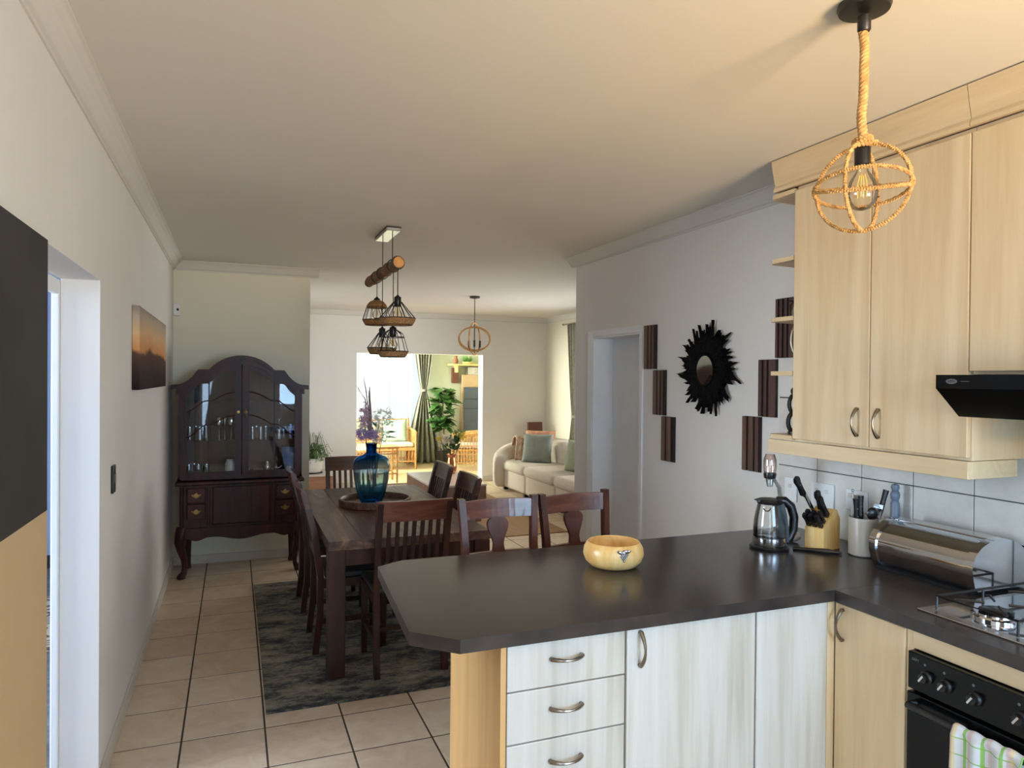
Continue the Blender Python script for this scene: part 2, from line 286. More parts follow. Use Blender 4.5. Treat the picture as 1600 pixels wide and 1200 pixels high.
# ------------------------------------------------------------------ builders
def tag(o, label=None, cat=None, group=None, kind=None):
    if label: o['label'] = label
    if cat: o['category'] = cat
    if group: o['group'] = group
    if kind: o['kind'] = kind
    return o
def thing(name, loc, label, cat, group=None, rz=0):
    o = bpy.data.objects.new(name, None); COL.objects.link(o); o.location = loc; o.rotation_euler = (0, 0, rz)
    o.empty_display_size = .1
    return tag(o, label, cat, group)
class MB:
    def __init__(s): s.b = bmesh.new()
    def _xf(s, vs, m):
        for v in vs: v.co = m @ v.co
    def box(s, x0, x1, y0, y1, z0, z1, rot=None, piv=None):
        r = bmesh.ops.create_cube(s.b, size=1)['verts']
        for v in r: v.co = Vector(((x0+x1)/2+v.co.x*(x1-x0), (y0+y1)/2+v.co.y*(y1-y0), (z0+z1)/2+v.co.z*(z1-z0)))
        if rot:
            p = Vector(piv if piv else ((x0+x1)/2, (y0+y1)/2, (z0+z1)/2))
            mm = Matrix.Translation(p) @ rot @ Matrix.Translation(-p); s._xf(r, mm)
        return s
    def beam(s, p, q, wx, wy, wx2=None, wy2=None):
        # tapered rectangular bar from p to q with axis aligned ends
        wx2 = wx2 or wx; wy2 = wy2 or wy; vs = []
        for (c, a, d) in ((p, wx, wy), (q, wx2, wy2)):
            for sx, sy in ((-1, -1), (1, -1), (1, 1), (-1, 1)): vs.append(s.b.verts.new((c[0]+sx*a/2, c[1]+sy*d/2, c[2])))
        f = s.b.faces.new
        f(vs[3::-1]); f(vs[4:8])
        for i in range(4): f((vs[i], vs[(i+1) % 4], vs[4+(i+1) % 4], vs[4+i]))
        return s
    def prism(s, pts, axis, d0, d1):
        # pts 2-D polygon; axis 0: (y,z) extruded in x; 1: (x,z) in y; 2: (x,y) in z
        def P(a, b_, d): return (d, a, b_) if axis == 0 else ((a, d, b_) if axis == 1 else (a, b_, d))
        A = [s.b.verts.new(P(a, b_, d0)) for a, b_ in pts]; B = [s.b.verts.new(P(a, b_, d1)) for a, b_ in pts]
        n = len(pts)
        fs = [s.b.faces.new(A), s.b.faces.new(B[::-1])]
        for i in range(n): fs.append(s.b.faces.new((A[i], B[i], B[(i+1) % n], A[(i+1) % n])))
        return s
    def strip(s, xs, zt, zb, y0, y1):
        # solid between two curves z=zt(x), z=zb(x) over xs, from y0 to y1
        n = len(xs); V = [[s.b.verts.new((x, y, z)) for x, z in zip(xs, zz)] for y in (y0, y1) for zz in (zt, zb)]
        a, b_, c, d = V
        for i in range(n-1):
            s.b.faces.new((a[i], a[i+1], b_[i+1], b_[i])); s.b.faces.new((c[i+1], c[i], d[i], d[i+1]))
            s.b.faces.new((a[i+1], a[i], c[i], c[i+1])); s.b.faces.new((b_[i], b_[i+1], d[i+1], d[i]))
        s.b.faces.new((a[0], b_[0], d[0], c[0])); s.b.faces.new((b_[-1], a[-1], c[-1], d[-1]))
        return s
    def loft(s, pts, wx, wy):
        rings = [[s.b.verts.new((c[0]+a*wx/2, c[1]+d*wy/2, c[2])) for a, d in ((-1, -1), (1, -1), (1, 1), (-1, 1))] for c in pts]
        for A, B in zip(rings, rings[1:]):
            for k in range(4): s.b.faces.new((A[k], A[(k+1) % 4], B[(k+1) % 4], B[k]))
        s.b.faces.new(rings[0][::-1]); s.b.faces.new(rings[-1]); return s
    def lathe(s, prof, c=(0, 0, 0), n=24, closed=False, axis=2):
        rings = []
        for r, z in prof:
            ring = []
            if r < 1e-5: r = 1e-5
            for i in range(n):
                a = 2*pi*i/n
                p = (r*cos(a), r*sin(a), z) if axis == 2 else ((z, r*cos(a), r*sin(a)) if axis == 0 else (r*sin(a), z, r*cos(a)))
                ring.append(s.b.verts.new((c[0]+p[0], c[1]+p[1], c[2]+p[2])))
            rings.append(ring)
        m = len(rings)
        for j in range(m-1 + (1 if closed else 0)):
            A = rings[j]; B = rings[(j+1) % m]
            for i in range(n): s.b.faces.new((A[i], A[(i+1) % n], B[(i+1) % n], B[i]))
        if not closed:
            if prof[0][0] > 1e-4: s.b.faces.new(rings[0][::-1])
            if prof[-1][0] > 1e-4: s.b.faces.new(rings[-1])
        return s
    def tube(s, pts, r, n=8, closed=False, caps=True):
        pts = [Vector(p) for p in pts]; m = len(pts)
        if not isinstance(r, (list, tuple)): r = [r]*m
        def tan_(i):
            if closed: return (pts[(i+1) % m]-pts[(i-1) % m]).normalized()
            return (pts[min(i+1, m-1)]-pts[max(i-1, 0)]).normalized()
        t = tan_(0); ref = Vector((0, 0, 1)) if abs(t.z) < .9 else Vector((1, 0, 0))
        u = t.cross(ref).normalized(); rings = []
        for i in range(m):
            t = tan_(i); u = (u - t*u.dot(t)); u.normalize(); v = t.cross(u)
            rings.append([s.b.verts.new(pts[i]+(u*cos(2*pi*k/n)+v*sin(2*pi*k/n))*r[i]) for k in range(n)])
        for j in range(m if closed else m-1):
            A = rings[j]; B = rings[(j+1) % m]
            for i in range(n): s.b.faces.new((A[i], A[(i+1) % n], B[(i+1) % n], B[i]))
        if caps and not closed: s.b.faces.new(rings[0][::-1]); s.b.faces.new(rings[-1])
        return s
    def rope(s, pts, R, pitch, strands=3, n=6, closed=False):
        # strands twisted about the path
        pts = [Vector(p) for p in pts]; m = len(pts)
        L = [0]
        for i in range(1, m): L.append(L[-1]+(pts[i]-pts[i-1]).length)
        tot = L[-1]+((pts[0]-pts[-1]).length if closed else 0)
        if closed: pitch = tot/max(1, round(tot/pitch))
        fr = []
        t = (pts[1]-pts[0]).normalized(); u = t.cross(Vector((0, 0, 1)) if abs(t.z) < .9 else Vector((1, 0, 0))).normalized()
        for i in range(m):
            t = ((pts[(i+1) % m]-pts[i-1]) if closed else (pts[min(i+1, m-1)]-pts[max(0, i-1)])).normalized()
            u = (u-t*u.dot(t)).normalized(); fr.append((u.copy(), t.cross(u)))
        for k in range(strands):
            q = []
            for i in range(m):
                a = 2*pi*(L[i]/pitch+k/strands); q.append(pts[i]+(fr[i][0]*cos(a)+fr[i][1]*sin(a))*R*.5)
            s.tube(q, R*.56, n, closed)
        return s
    def ball(s, c, r, seg=12, sc_=(1, 1, 1), rot=None):
        v = bmesh.ops.create_uvsphere(s.b, u_segments=seg, v_segments=max(6, seg*2//3), radius=r)['verts']
        m = Matrix.Translation(c) @ (rot if rot else Matrix.Identity(4)) @ Matrix.Diagonal((*sc_, 1)); s._xf(v, m); return s
    def grid(s, f, nu, nv, thick=0):
        V = [[s.b.verts.new(f(i/nu, j/nv)) for j in range(nv+1)] for i in range(nu+1)]
        for i in range(nu):
            for j in range(nv): s.b.faces.new((V[i][j], V[i+1][j], V[i+1][j+1], V[i][j+1]))
        return s
    def build(s, name, m, parent=None, bevel=0, smooth=False, seg=2, world=False, sub=0, solid=0, keep=False):
        if bevel:
            bmesh.ops.bevel(s.b, geom=[e for e in s.b.edges if len(e.link_faces) == 2 and e.calc_face_angle(0) > .5], offset=bevel, segments=seg, profile=.5, affect='EDGES')
        bmesh.ops.recalc_face_normals(s.b, faces=s.b.faces[:])
        off = Vector((0, 0, 0))
        if parent is not None and world: off = Vector(parent.location)
        elif parent is None and not keep:
            xs = [v.co for v in s.b.verts]
            off = Vector(((min(v.x for v in xs)+max(v.x for v in xs))/2, (min(v.y for v in xs)+max(v.y for v in xs))/2, min(v.z for v in xs)))
        for v in s.b.verts: v.co -= off
        me = bpy.data.meshes.new(name); s.b.to_mesh(me); s.b.free()
        if smooth:
            for p in me.polygons: p.use_smooth = True
        me.materials.append(M[m] if isinstance(m, str) else m)
        o = bpy.data.objects.new(name, me); COL.objects.link(o)
        if parent is not None: o.parent = parent
        elif not keep: o.location = off
        if solid:
            md = o.modifiers.new('thickness', 'SOLIDIFY'); md.thickness = solid; md.offset = 0
        if sub:
            md = o.modifiers.new('smooth', 'SUBSURF'); md.levels = sub; md.render_levels = sub
        if smooth and smooth != 2:
            try: me.set_sharp_from_angle(angle=radians(42))
            except Exception: pass
        return o
def child(o, parent, world=False):
    o.parent = parent; return o
def copy_tree(o, parent=None):
    c = o.copy(); COL.objects.link(c); c.parent = parent
    for ch in [x for x in o.children]: copy_tree(ch, c)
    return c
def struct(mb, name, m, **k): return tag(mb.build(name, m, **k), kind='structure')
def inst(me, name, parent, loc, rot=(0, 0, 0), scl=(1, 1, 1)):
    o = bpy.data.objects.new(name, me); COL.objects.link(o); o.parent = parent; o.location = loc; o.rotation_euler = rot; o.scale = scl; return o

# ------------------------------------------------------------------ the setting
CE, XL, XR = 2.56, -.478, 2.52
YN, YF, XLR = 6.55, 10.35, 4.67      # nib wall, far living wall, living room right wall
YD = 5.03                            # end of the right wall
YS = 13.0                            # sunroom window wall
# floor
fl = struct(MB().box(XL-.2, 5.2, YR-.2, YF+.2, -.12, -.0012), 'floor', 'grout')
T = .345; gx0, gy0 = .138-T*12, 3.383-T*20
tm = MB().box(-T/2+.0042, T/2-.0042, -T/2+.0042, T/2-.0042, -.006, 0)
bmesh.ops.bevel(tm.b, geom=[e for e in tm.b.edges if abs(e.verts[0].co.z) < 1e-4 and abs(e.verts[1].co.z) < 1e-4], offset=.0008, segments=1, affect='EDGES')
tme = bpy.data.meshes.new('tile'); tm.b.to_mesh(tme); tme.materials.append(M['tile'])
rest = MB(); nt_ = 0
for i in range(30):
    for j in range(55):
        cx, cy = gx0+(i+.5)*T, gy0+(j+.5)*T
        x0, x1, y0, y1 = max(cx-T/2, XL), min(cx+T/2, XLR), max(cy-T/2, YR), min(cy+T/2, YF)
        if x1-x0 < .02 or y1-y0 < .02: continue
        full = (x1-x0 > T-.001 and y1-y0 > T-.001)
        dep = cx*fw.x+cy*fw.y; sx = (cx*rt.x+cy*rt.y)/dep if dep > .2 else 9
        vis = dep > 2.6 and abs(sx) < .80 and cy > 2.3 and nt_ < 290 and not (cx > XR and cy < YD) and not (cx < .5 and cy > YN+.2) \
            and not (cx > 1.0 and cy < 3.4 and cx < 2.6) and not (cx > 3.6 and cy > 6)
        if vis:
            if full: o = inst(tme, 'tile', fl, (cx-fl.location.x, cy-fl.location.y, -fl.location.z))
            else:
                mb = MB().box(x0+.0042, x1-.0042, y0+.0042, y1-.0042, -.006, 0); o = mb.build('tile', 'tile', fl, world=True)
            nt_ += 1
        else: rest.box(x0+.0042, x1-.0042, y0+.0042, y1-.0042, -.006, 0)
tag(rest.build('tiling', 'tile', fl, world=True), kind='stuff')
struct(MB().box(.5, 5.6, YF+.2, YS+.2, -.12, -.002), 'floor_sunroom', 'sunfloor')
struct(MB().box(-3.8, XL-.2, 1.2, 7.2, -.12, -.002), 'floor_bedroom', 'vinyl')
# ceilings
struct(MB().box(XL-.2, 5.2, YR-.2, YF+.2, CE, CE+.1), 'ceiling', 'ceiling')
struct(MB().box(.5, 5.6, YF+.2, YS+.2, 2.6, 2.7), 'ceiling_sunroom', 'wall_green')
struct(MB().box(-3.8, XL-.2, 1.2, 7.2, 2.4, 2.5), 'ceiling_bedroom', 'wall')
# left wall with opening y 2.19..3.09
OT = 1.96
struct(MB().box(XL-.13, XL, YR, -1.35, 0, CE).box(XL-.13, XL, -1.35, -.35, 2.1, CE).box(XL-.13, XL, -.35, 2.19, 0, CE).box(XL-.13, XL, 3.09, 7.7, 0, CE).box(XL-.13, XL, 9.5, YF, 0, CE).box(XL-.13, XL, 7.7, 9.5, 0, .6).box(XL-.13, XL, 7.7, 9.5, 2.2, CE).box(XL-.13, XL, 2.19, 3.09, OT, CE), 'wall_left', 'wall')
# bedroom side: architrave, far wall, outer walls
struct(MB().box(XL-.157, XL-.131, 3.07, 3.13, 0, 1.955).box(XL-.157, XL-.131, 2.1, 3.07, 1.90, 1.955), 'trim_1', 'trim', bevel=.005)
struct(MB().box(-3.8, XL-.15, 6.85, 7.0, 0, 2.4), 'wall_bedroom_far', 'wall_blue')
struct(MB().box(-3.8, -3.65, 1.2, 7, 0, 2.4), 'wall_bedroom_left', 'wall_blue')
struct(MB().box(-3.8, XL-.15, 1.2, 1.35, 0, 2.4), 'wall_bedroom_near', 'wall_blue')
struct(MB().box(-3.6, XL-.2, 6.82, 6.85, 0, .1), 'baseboard_bedroom', 'blackmetal')
# nib wall
struct(MB().box(XL, .63, YN, YN+.2, 0, CE), 'wall_nib', 'wall_cream')
# right wall, door opening y 4.05..4.74
DY0, DY1, DT = 4.06, 4.73, 1.915
struct(MB().box(XR, XR+.2, YR, DY0, 0, CE).box(XR, XR+.2, DY1, YD, 0, CE).box(XR, XR+.2, DY0, DY1, DT, CE), 'wall_right', 'wall')
struct(MB().box(XR+.2, XLR+.2, YD-.15, YD, 0, CE), 'wall_living_near', 'wall')
d1 = struct(MB().box(XR+.16, XR+.2, DY0, DY1, 0, DT), 'door_1', 'trim')
MB().tube([(XR+.155, 4.14, 1.0), (XR+.12, 4.14, 1.0), (XR+.12, 4.25, 1.0)], .008).build('door_handle', 'steel', d1, world=True, smooth=True)
struct(MB().box(XR-.012, XR, DY1+.001, DY1+.07, 0, DT+.045).box(XR-.012, XR, DY0-.03, DY0-.001, 0, DT+.045).box(XR-.012, XR, DY0-.001, DY1+.001, DT+.001, DT+.045)
       .box(XR-.008, XR+.16, DY1-.012, DY1-.0005, 0, DT-.013).box(XR-.008, XR+.16, DY0+.0005, DY0+.012, 0, DT-.013).box(XR-.008, XR+.16, DY0+.0005, DY1-.0005, DT-.0125, DT-.0005), 'trim_2', 'trim')
# far wall with doorway x 1.65..3.60
FX0, FX1, FT = 1.655, 3.585, 1.955
struct(MB().box(XL, FX0, YF, YF+.2, 0, CE).box(FX1, XLR+.2, YF, YF+.2, 0, CE).box(FX0, FX1, YF, YF+.2, FT, CE), 'wall_far', 'wall')
# living room right wall with window y 6.9..9.1
struct(MB().box(XLR, XLR+.2, YD, 6.6, 0, CE).box(XLR, XLR+.2, 9.2, YF, 0, CE).box(XLR, XLR+.2, 6.6, 9.2, 0, .7).box(XLR, XLR+.2, 6.6, 9.2, 2.2, CE), 'wall_living_right', 'wall_cream')
# rear kitchen wall with window (behind the camera)
struct(MB().box(XL, .0, YR-.2, YR, 0, CE).box(2.3, XR, YR-.2, YR, 0, CE).box(.0, .75, YR-.2, YR, 0, CE).box(.75, 2.3, YR-.2, YR, 0, .95).box(.75, 2.3, YR-.2, YR, 2.3, CE), 'wall_rear', 'wall')
def window(name, x0, x1, y0, y1, z0, z1, axis, n):
    f = MB(); t = .05
    if axis == 1:
        f.box(x0, x1, y0, y1, z0, z0+t).box(x0, x1, y0, y1, z1-t, z1)
        for i in range(n+1): xx = x0+(x1-x0-t)*i/n; f.box(xx, xx+t, y0, y1, z0, z1)
    else:
        f.box(x0, x1, y0, y1, z0, z0+t).box(x0, x1, y0, y1, z1-t, z1)
        for i in range(n+1): yy = y0+(y1-y0-t)*i/n; f.box(x0, x1, yy, yy+t, z0, z1)
    o = struct(f, name, 'trim')
    if axis == 1: p = MB().box(x0+t, x1-t, (y0+y1)/2-.003, (y0+y1)/2+.003, z0+t, z1-t)
    else: p = MB().box((x0+x1)/2-.003, (x0+x1)/2+.003, y0+t, y1-t, z0+t, z1-t)
    p.build('pane', 'glass', o, world=True); return o
window('window_1', .75, 2.3, YR-.12, YR-.06, .95, 2.3, 1, 2)
window('added_side_door', XL-.10, XL-.04, -1.35, -.35, 0, 2.1, 0, 1)  # glazed door added out of view to let in the side fill
window('added_window', XL-.10, XL-.04, 7.7, 9.5, .6, 2.2, 0, 2)  # unseen window added to house the living room fill
window('window_2', XLR+.08, XLR+.14, 6.6, 9.2, .7, 2.2, 0, 3)
# sunroom shell
struct(MB().box(.5, 1.3, YS, YS+.15, 0, 2.6).box(3.32, 5.6, YS, YS+.15, 0, 2.6).box(1.3, 3.32, YS, YS+.15, 0, .72).box(1.3, 3.32, YS, YS+.15, 2.25, 2.6), 'wall_sunroom_far', 'wall_green')
window('window_3', 1.3, 3.32, YS+.04, YS+.1, .72, 2.25, 1, 3)
struct(MB().box(5.05, 5.2, YF+.2, YS, 0, 2.6), 'wall_sunroom_right', 'wall_green')
struct(MB().box(.45, .6, YF+.2, YS, 0, .7).box(.45, .6, YF+.2, YS, 2.3, 2.6).box(.45, .6, YF+.2, 10.7, .7, 2.3).box(.45, .6, 12.7, YS, .7, 2.3), 'wall_sunroom_left', 'wall_green')
struct(MB().box(3.32, 5.05, YS-.012, YS, 1.42, 1.45), 'trim_3', 'wall_green')
# coved cornices
def cove(name, axis, c, d, a, b_, m='ceiling', w_=.068):
    # axis: running direction; c: wall coordinate, d: +1/-1 into the room
    pts = [(0, 0), (0, -w_-.01), (.007, -w_-.01), (.007, -w_), (.018, -w_+.006), (.032, -.042), (.046, -.024), (w_-.004, -.01), (w_, -.008), (w_+.008, -.006), (w_+.008, 0)]
    if axis == 'y': mb = MB().prism([(c+d*p, CE+q) for p, q in pts], 1, a, b_)
    else: mb = MB().prism([(c+d*p, CE+q) for p, q in pts], 0, a, b_)
    return struct(mb, name, m)
cove('trim_4', 'y', XL, 1, YR, YN); cove('trim_5', 'x', YN, -1, XL+.02, .70)
cove('trim_6', 'y', XR, -1, 2.56, YD+.07); cove('trim_7', 'x', YF, -1, XL, XLR); cove('trim_8', 'y', XLR, -1, YD, YF)
# skirting
struct(MB().box(XL, XL+.012, 3.09, YN, 0, .075).box(XL, XL+.012, -.35, 2.19, 0, .075).box(XL-.17, XL+.012, 3.078, 3.09, 0, .075), 'baseboard_left', 'skirt', bevel=.003)
struct(MB().box(XL+.012, .642, YN-.012, YN, 0, .075).box(.63, .642, YN, YN+.2, 0, .075), 'baseboard_nib', 'skirt', bevel=.003)
struct(MB().box(XR-.012, XR, DY1+.07, YD, 0, .075).box(XR-.012, XR, 2.7, DY0-.03, 0, .075), 'baseboard_right', 'skirt', bevel=.003)
struct(MB().box(XL, FX0, YF-.012, YF, 0, .075).box(FX1, XLR, YF-.012, YF, 0, .075), 'baseboard_far', 'skirt', bevel=.003)
# painted wall board at the left edge, black over tan with a diagonal join
x = XL+.018; zt = 1.955; za, ya = 1.25, 1.0; zb, yb = 1.245, 2.17
pb = thing('painted_panel', (XL+.01, 1.6, 0), 'tall painted wall panel at the left edge, black above and tan below', 'wall panel')
D1, D0 = 1.24, 1.30
MB().prism([(.9, D0-.05), (2.19, D1), (2.19, zt), (.9, zt)], 0, XL+.001, x).build('upper_field', 'blackpaint', pb, world=True)['label'] = 'black upper field'
MB().prism([(.9, 0), (2.19, 0), (2.19, D1), (.9, D0-.05)], 0, XL+.001, x).build('lower_field', 'tanpaint', pb, world=True)['label'] = 'tan lower field'
# bedroom rug
tag(MB().box(-2.2, -.85, 4.75, 5.9, 0, .012).build('bedroom_rug', 'bedrug', bevel=.003), 'grey rug with contour lines on the bedroom floor through the left opening', 'rug')

# wall tiles behind the worktop
wr = bpy.data.objects['wall_right']
TB = MB().box(XR-.004, XR, -1.0, 2.768, .86, 1.52).build('splashback_bed', 'wgrout', wr, world=True)
for r_, (z0, z1) in enumerate(((.865, 1.186), (1.186, 1.516))):
    for k in range(16):
        y1 = 2.765-.248*k; y0 = y1-.248
        MB().box(XR-.010, XR-.003, y0+.002, y1-.002, z0+.002, z1-.002).build('tile', 'walltile', wr, world=True, bevel=.0015, seg=1)

# ------------------------------------------------------------------ kitchen
def handle(p, q, out, parent, name='handle', m='bronze', r=.0045, bow=.024):
    # arched bar handle from p to q bowing out along vector out
    p, q, out = Vector(p), Vector(q), Vector(out); n = 12; pts = []; rr = []
    pts.append(p); rr.append(r*1.3)
    for i in range(n+1):
        t = i/n; pts.append(p.lerp(q, t)+out*(.010+bow*(1-(2*t-1)**2))); rr.append(r*(.8+.75*abs(2*t-1)))
    pts.append(q); rr.append(r*1.3)
    return MB().tube(pts, rr, 8).build(name, m, parent, smooth=True, world=(parent.parent is None))
def front(name, parent, x0, x1, y0, y1, z0, z1, m, hnd=None, out=None):
    # door or drawer front, own origin, with its handle as sub-part
    c = Vector(((x0+x1)/2, (y0+y1)/2, (z0+z1)/2))
    o = MB().box(x0-c.x, x1-c.x, y0-c.y, y1-c.y, z0-c.z, z1-c.z).build(name, m, parent, bevel=.0025)
    o.location = c-Vector(parent.location)
    if hnd:
        p, q = Vector(hnd[0])-c, Vector(hnd[1])-c
        handle(p, q, out, o)
    return o
PY, CB = 1.82, .862      # peninsula cabinet front plane, underside of worktop
u = thing('drawer_unit', (.89, 2.07, 0), 'pale wood drawer unit at the free end of the peninsula', 'cabinet')
MB().box(.69, .706, PY, 2.30, .0, CB).build('end_panel', 'maple_warm_shade', u, world=True)
MB().box(.706, 1.086, PY+.02, 2.30, .1, CB).build('body', 'maple', u, world=True)
MB().box(.706, 1.086, PY+.06, PY+.08, .0, .1).build('plinth', 'maple', u, world=True)
zs = [.858, .722, .574, .424, .115]
for i in range(4):
    z1, z0 = zs[i], zs[i+1]+.004; zc = (z0+z1)/2+.012
    front('drawer', u, .709, 1.083, PY-.002, PY+.017, z0, z1, 'maple_cool_lit', ((.842, PY, zc), (.938, PY, zc)), (0, -1, 0))
u = thing('door_cabinet', (1.33, 2.07, 0), 'wide pale wood base cabinet with a vertical handle at top left, in the peninsula', 'cabinet')
MB().box(1.087, 1.567, PY+.02, 2.30, .1, CB).box(1.087, 1.567, PY+.06, PY+.08, 0, .1).build('body', 'maple', u, world=True)
front('door', u, 1.090, 1.564, PY-.002, PY+.017, .115, .858, 'maple_cool_lit', ((1.134, PY, .745), (1.134, PY, .845)), (0, -1, 0))
u = thing('corner_cabinet', (1.72, 2.07, 0), 'narrow pale wood front without a handle in the inner corner of the worktop', 'cabinet')
MB().box(1.569, 2.50, PY+.02, 2.30, .1, CB).box(1.569, 1.9, PY+.06, PY+.08, 0, .1).build('body', 'maple', u, world=True)
front('door', u, 1.571, 1.866, PY-.002, PY+.017, .115, .858, 'maple_cool_lit')
MB().box(1.868, 1.900, PY+.0, PY+.02, .1, .858).build('filler_strip', 'maple', u, world=True)
XC = 1.90
u = thing('door_cabinet', (2.2, 1.67, 0), 'pale wood base cabinet with a vertical handle, left of the oven', 'cabinet')
MB().box(XC+.018, 2.5, 1.545, 1.818, .1, CB).box(XC+.06, XC+.08, 1.545, 1.818, 0, .1).build('body', 'maple', u, world=True)
front('door', u, XC-.002, XC+.017, 1.547, 1.815, .115, .852, 'maple', ((XC, 1.782, .735), (XC, 1.782, .835)), (-1, 0, 0))
u = thing('oven_cabinet', (2.2, 1.2, 0), 'pale wood housing around the black oven below the hob', 'cabinet')
MB().box(XC+.002, 2.5, 1.520, 1.543, 0, CB).box(XC+.002, 2.5, .90, .925, 0, CB).box(XC+.002, 2.5, .925, 1.52, 0, .12).box(2.45, 2.5, .925, 1.52, .12, CB).build('body', 'maple', u, world=True)
MB().box(XC-.002, XC+.017, .925, 1.522, .803, .856).build('top_rail', 'maple_h', u, world=True, bevel=.002)
u = thing('door_cabinet', (2.2, .3, 0), 'pale wood base cabinet beside the oven, nearest the camera', 'cabinet')
MB().box(XC+.018, 2.5, -.9, .898, .1, CB).box(XC+.06, XC+.08, -.9, .898, 0, .1).build('body', 'maple', u, world=True)
front('door', u, XC-.002, XC+.017, .3, .896, .115, .852, 'maple'); front('door', u, XC-.002, XC+.017, -.3, .297, .115, .852, 'maple')
# oven
ov = thing('oven', (2.15, 1.22, .12), 'black built-in oven with knobs and a hanging tea towel', 'oven')
MB().box(XC-.0, 2.44, .93, 1.515, .13, .798).build('body', 'blackmetal', ov, world=True)
MB().box(XC-.026, XC, .928, 1.518, .69, .80).build('control_panel', 'blackgloss', ov, world=True, bevel=.003)
od = MB().box(XC-.03, XC, .928, 1.518, .14, .682).build('door', 'blackgloss', ov, world=True, bevel=.004)
MB().tube([(XC-.028, 1.49, .655), (XC-.062, 1.49, .655), (XC-.062, .955, .655), (XC-.028, .955, .655)], .010, 10).build('handle', 'blackplastic', od).location = Vector((0, 0, 0))
for o in [o for o in od.children]: o.location = -(Vector(ov.location))
kn = None
for i, (yy, zz) in enumerate(((1.455, .742), (1.395, .742), (1.31, .742), (1.19, .742), (1.10, .742), (1.02, .742))):
    k = MB().lathe([(.019, 0), (.019, -.006), (.014, -.010), (.013, -.022), (.0, -.023)], (XC-.026, yy, zz), 18, axis=0)
    ko = k.build('knob', 'blackplastic', ov, smooth=True, world=True)
    MB().box(XC-.054, XC-.049, yy-.003, yy+.003, zz-.012, zz+.012, Matrix.Rotation(.6, 4, 'X')).build('grip', 'chrome', ko, bevel=.001).location = -Vector(ov.location)
def text(s_, size, m, parent, loc, rot, ext=.0004, name='lettering'):
    c = bpy.data.curves.new(name, 'FONT'); c.body = s_; c.size = size; c.extrude = ext; c.align_x = 'CENTER'; c.align_y = 'CENTER'
    t = bpy.data.objects.new(name+'_tmp', c); COL.objects.link(t)
    dg = bpy.context.evaluated_depsgraph_get(); me = bpy.data.meshes.new_from_object(t.evaluated_get(dg)); bpy.data.objects.remove(t)
    me.materials.clear(); me.materials.append(M[m]); o = bpy.data.objects.new(name, me); COL.objects.link(o); o.parent = parent
    o.location = Vector(loc)-(Vector(parent.location) if parent else Vector((0, 0, 0))); o.rotation_euler = rot; return o
M['print'] = mat('grey_print', rgb(96, 97, 104), .5, var=.01)
FX = (pi/2, 0, -pi/2)   # text on a face that looks towards -X
text('DEFY', .010, 'print', ov, (XC-.0268, 1.492, .780), FX)
for yy in (1.462, 1.402, 1.317, 1.197):
    o = MB().lathe([(.004, 0), (.004, -.0005)], (XC-.0262, yy, .776), 12, axis=0).build('dial_mark', 'print', ov, world=True)
# tea towel over the oven handle
XH = XC-.062
def tw(uu, vv):
    y = 1.345-.185*uu+.004*sin(vv*9); L = .62*vv
    w_ = .006*sin(uu*19+vv*2)*min(1, vv*3+.2)
    if L < .26: return (XH+.014+w_*.3, y, .655-.26+L)
    if L < .30:
        a = (L-.26)/.04*pi; return (XH+.0135*cos(a), y, .655+.0135*sin(a)+.002*sin(uu*25))
    return (XH-.0135-w_*1.2-.004*sin(uu*7)*vv, y-.012*(L-.3)*sin(uu*5), .655-(L-.30)*1.15)
tag(MB().grid(tw, 48, 60).build('tea_towel', 'plaid', smooth=2, solid=.002), 'white tea towel with green and pink checks hanging from the oven handle', 'tea towel')

# worktops
def bull(pts, z0, z1, name, label, m='lam', r=.016):
    o = MB().prism(pts, 2, z0, z1).build(name, m, bevel=r, seg=4, smooth=True); return tag(o, label, 'worktop')
bull([(2.519, 1.797), (2.519, 2.66), (.60, 2.66), (.497, 2.60), (.452, 1.905), (.565, 1.797)][::1], .862, .90, 'peninsula_worktop',
     'dark slate worktop of the peninsula, with clipped corners at its free end')
bull([(2.508, 1.7955), (1.876, 1.7955), (1.876, -.9), (2.508, -.9)], .862, .90, 'side_worktop', 'dark slate worktop along the tiled wall, carrying the hob')

# hob
hb = thing('gas_hob', (2.2, 1.27, .90), 'stainless gas hob with black grates set in the side worktop', 'hob')
MB().box(1.955, 2.455, .97, 1.555, .900, .906).build('plate', 'steel', hb, world=True, bevel=.002)
MB().box(1.985, 2.425, 1.0, 1.53, .9062, .908).build('inner_plate', 'chrome', hb, world=True)
for (bx_, by_, br) in ((2.085, 1.40, .056), (2.325, 1.40, .032), (2.085, 1.13, .032), (2.325, 1.13, .038)):
    b_ = MB().lathe([(br*1.15, 0), (br*1.15, .008), (br, .012), (br, .018), (0, .018)], (bx_, by_, .907), 28).build('burner', 'chrome', hb, smooth=True, world=True)
    MB().lathe([(br*.78, .018), (br*.8, .024), (br*.6, .028), (0, .029)], (bx_, by_, .907), 28).build('burner_cap', 'blackgloss', b_, smooth=True).location = -Vector(hb.location)
for by_ in (1.40, 1.13):
    g = MB(); a0, a1 = by_-.12, by_+.12
    g.tube([(1.995, a0, .948), (1.995, a1, .948), (2.415, a1, .948), (2.415, a0, .948)], .004, 6, True)
    for bx_ in (2.085, 2.325):
        for k in range(4):
            a = pi/4+k*pi/2
            g.tube([(bx_+.03*cos(a), by_+.03*sin(a), .950), (bx_+.085*cos(a), by_+.085*sin(a), .950), (bx_+.10*cos(a), by_+.11*sin(a), .946)], .004, 6)
    for cx, cy in ((1.995, a0), (1.995, a1), (2.415, a0), (2.415, a1), (2.2, a0), (2.2, a1)): g.tube([(cx, cy, .948), (cx, cy, .907)], .004, 6)
    g.build('grate', 'blackmetal', hb, smooth=True, world=True)
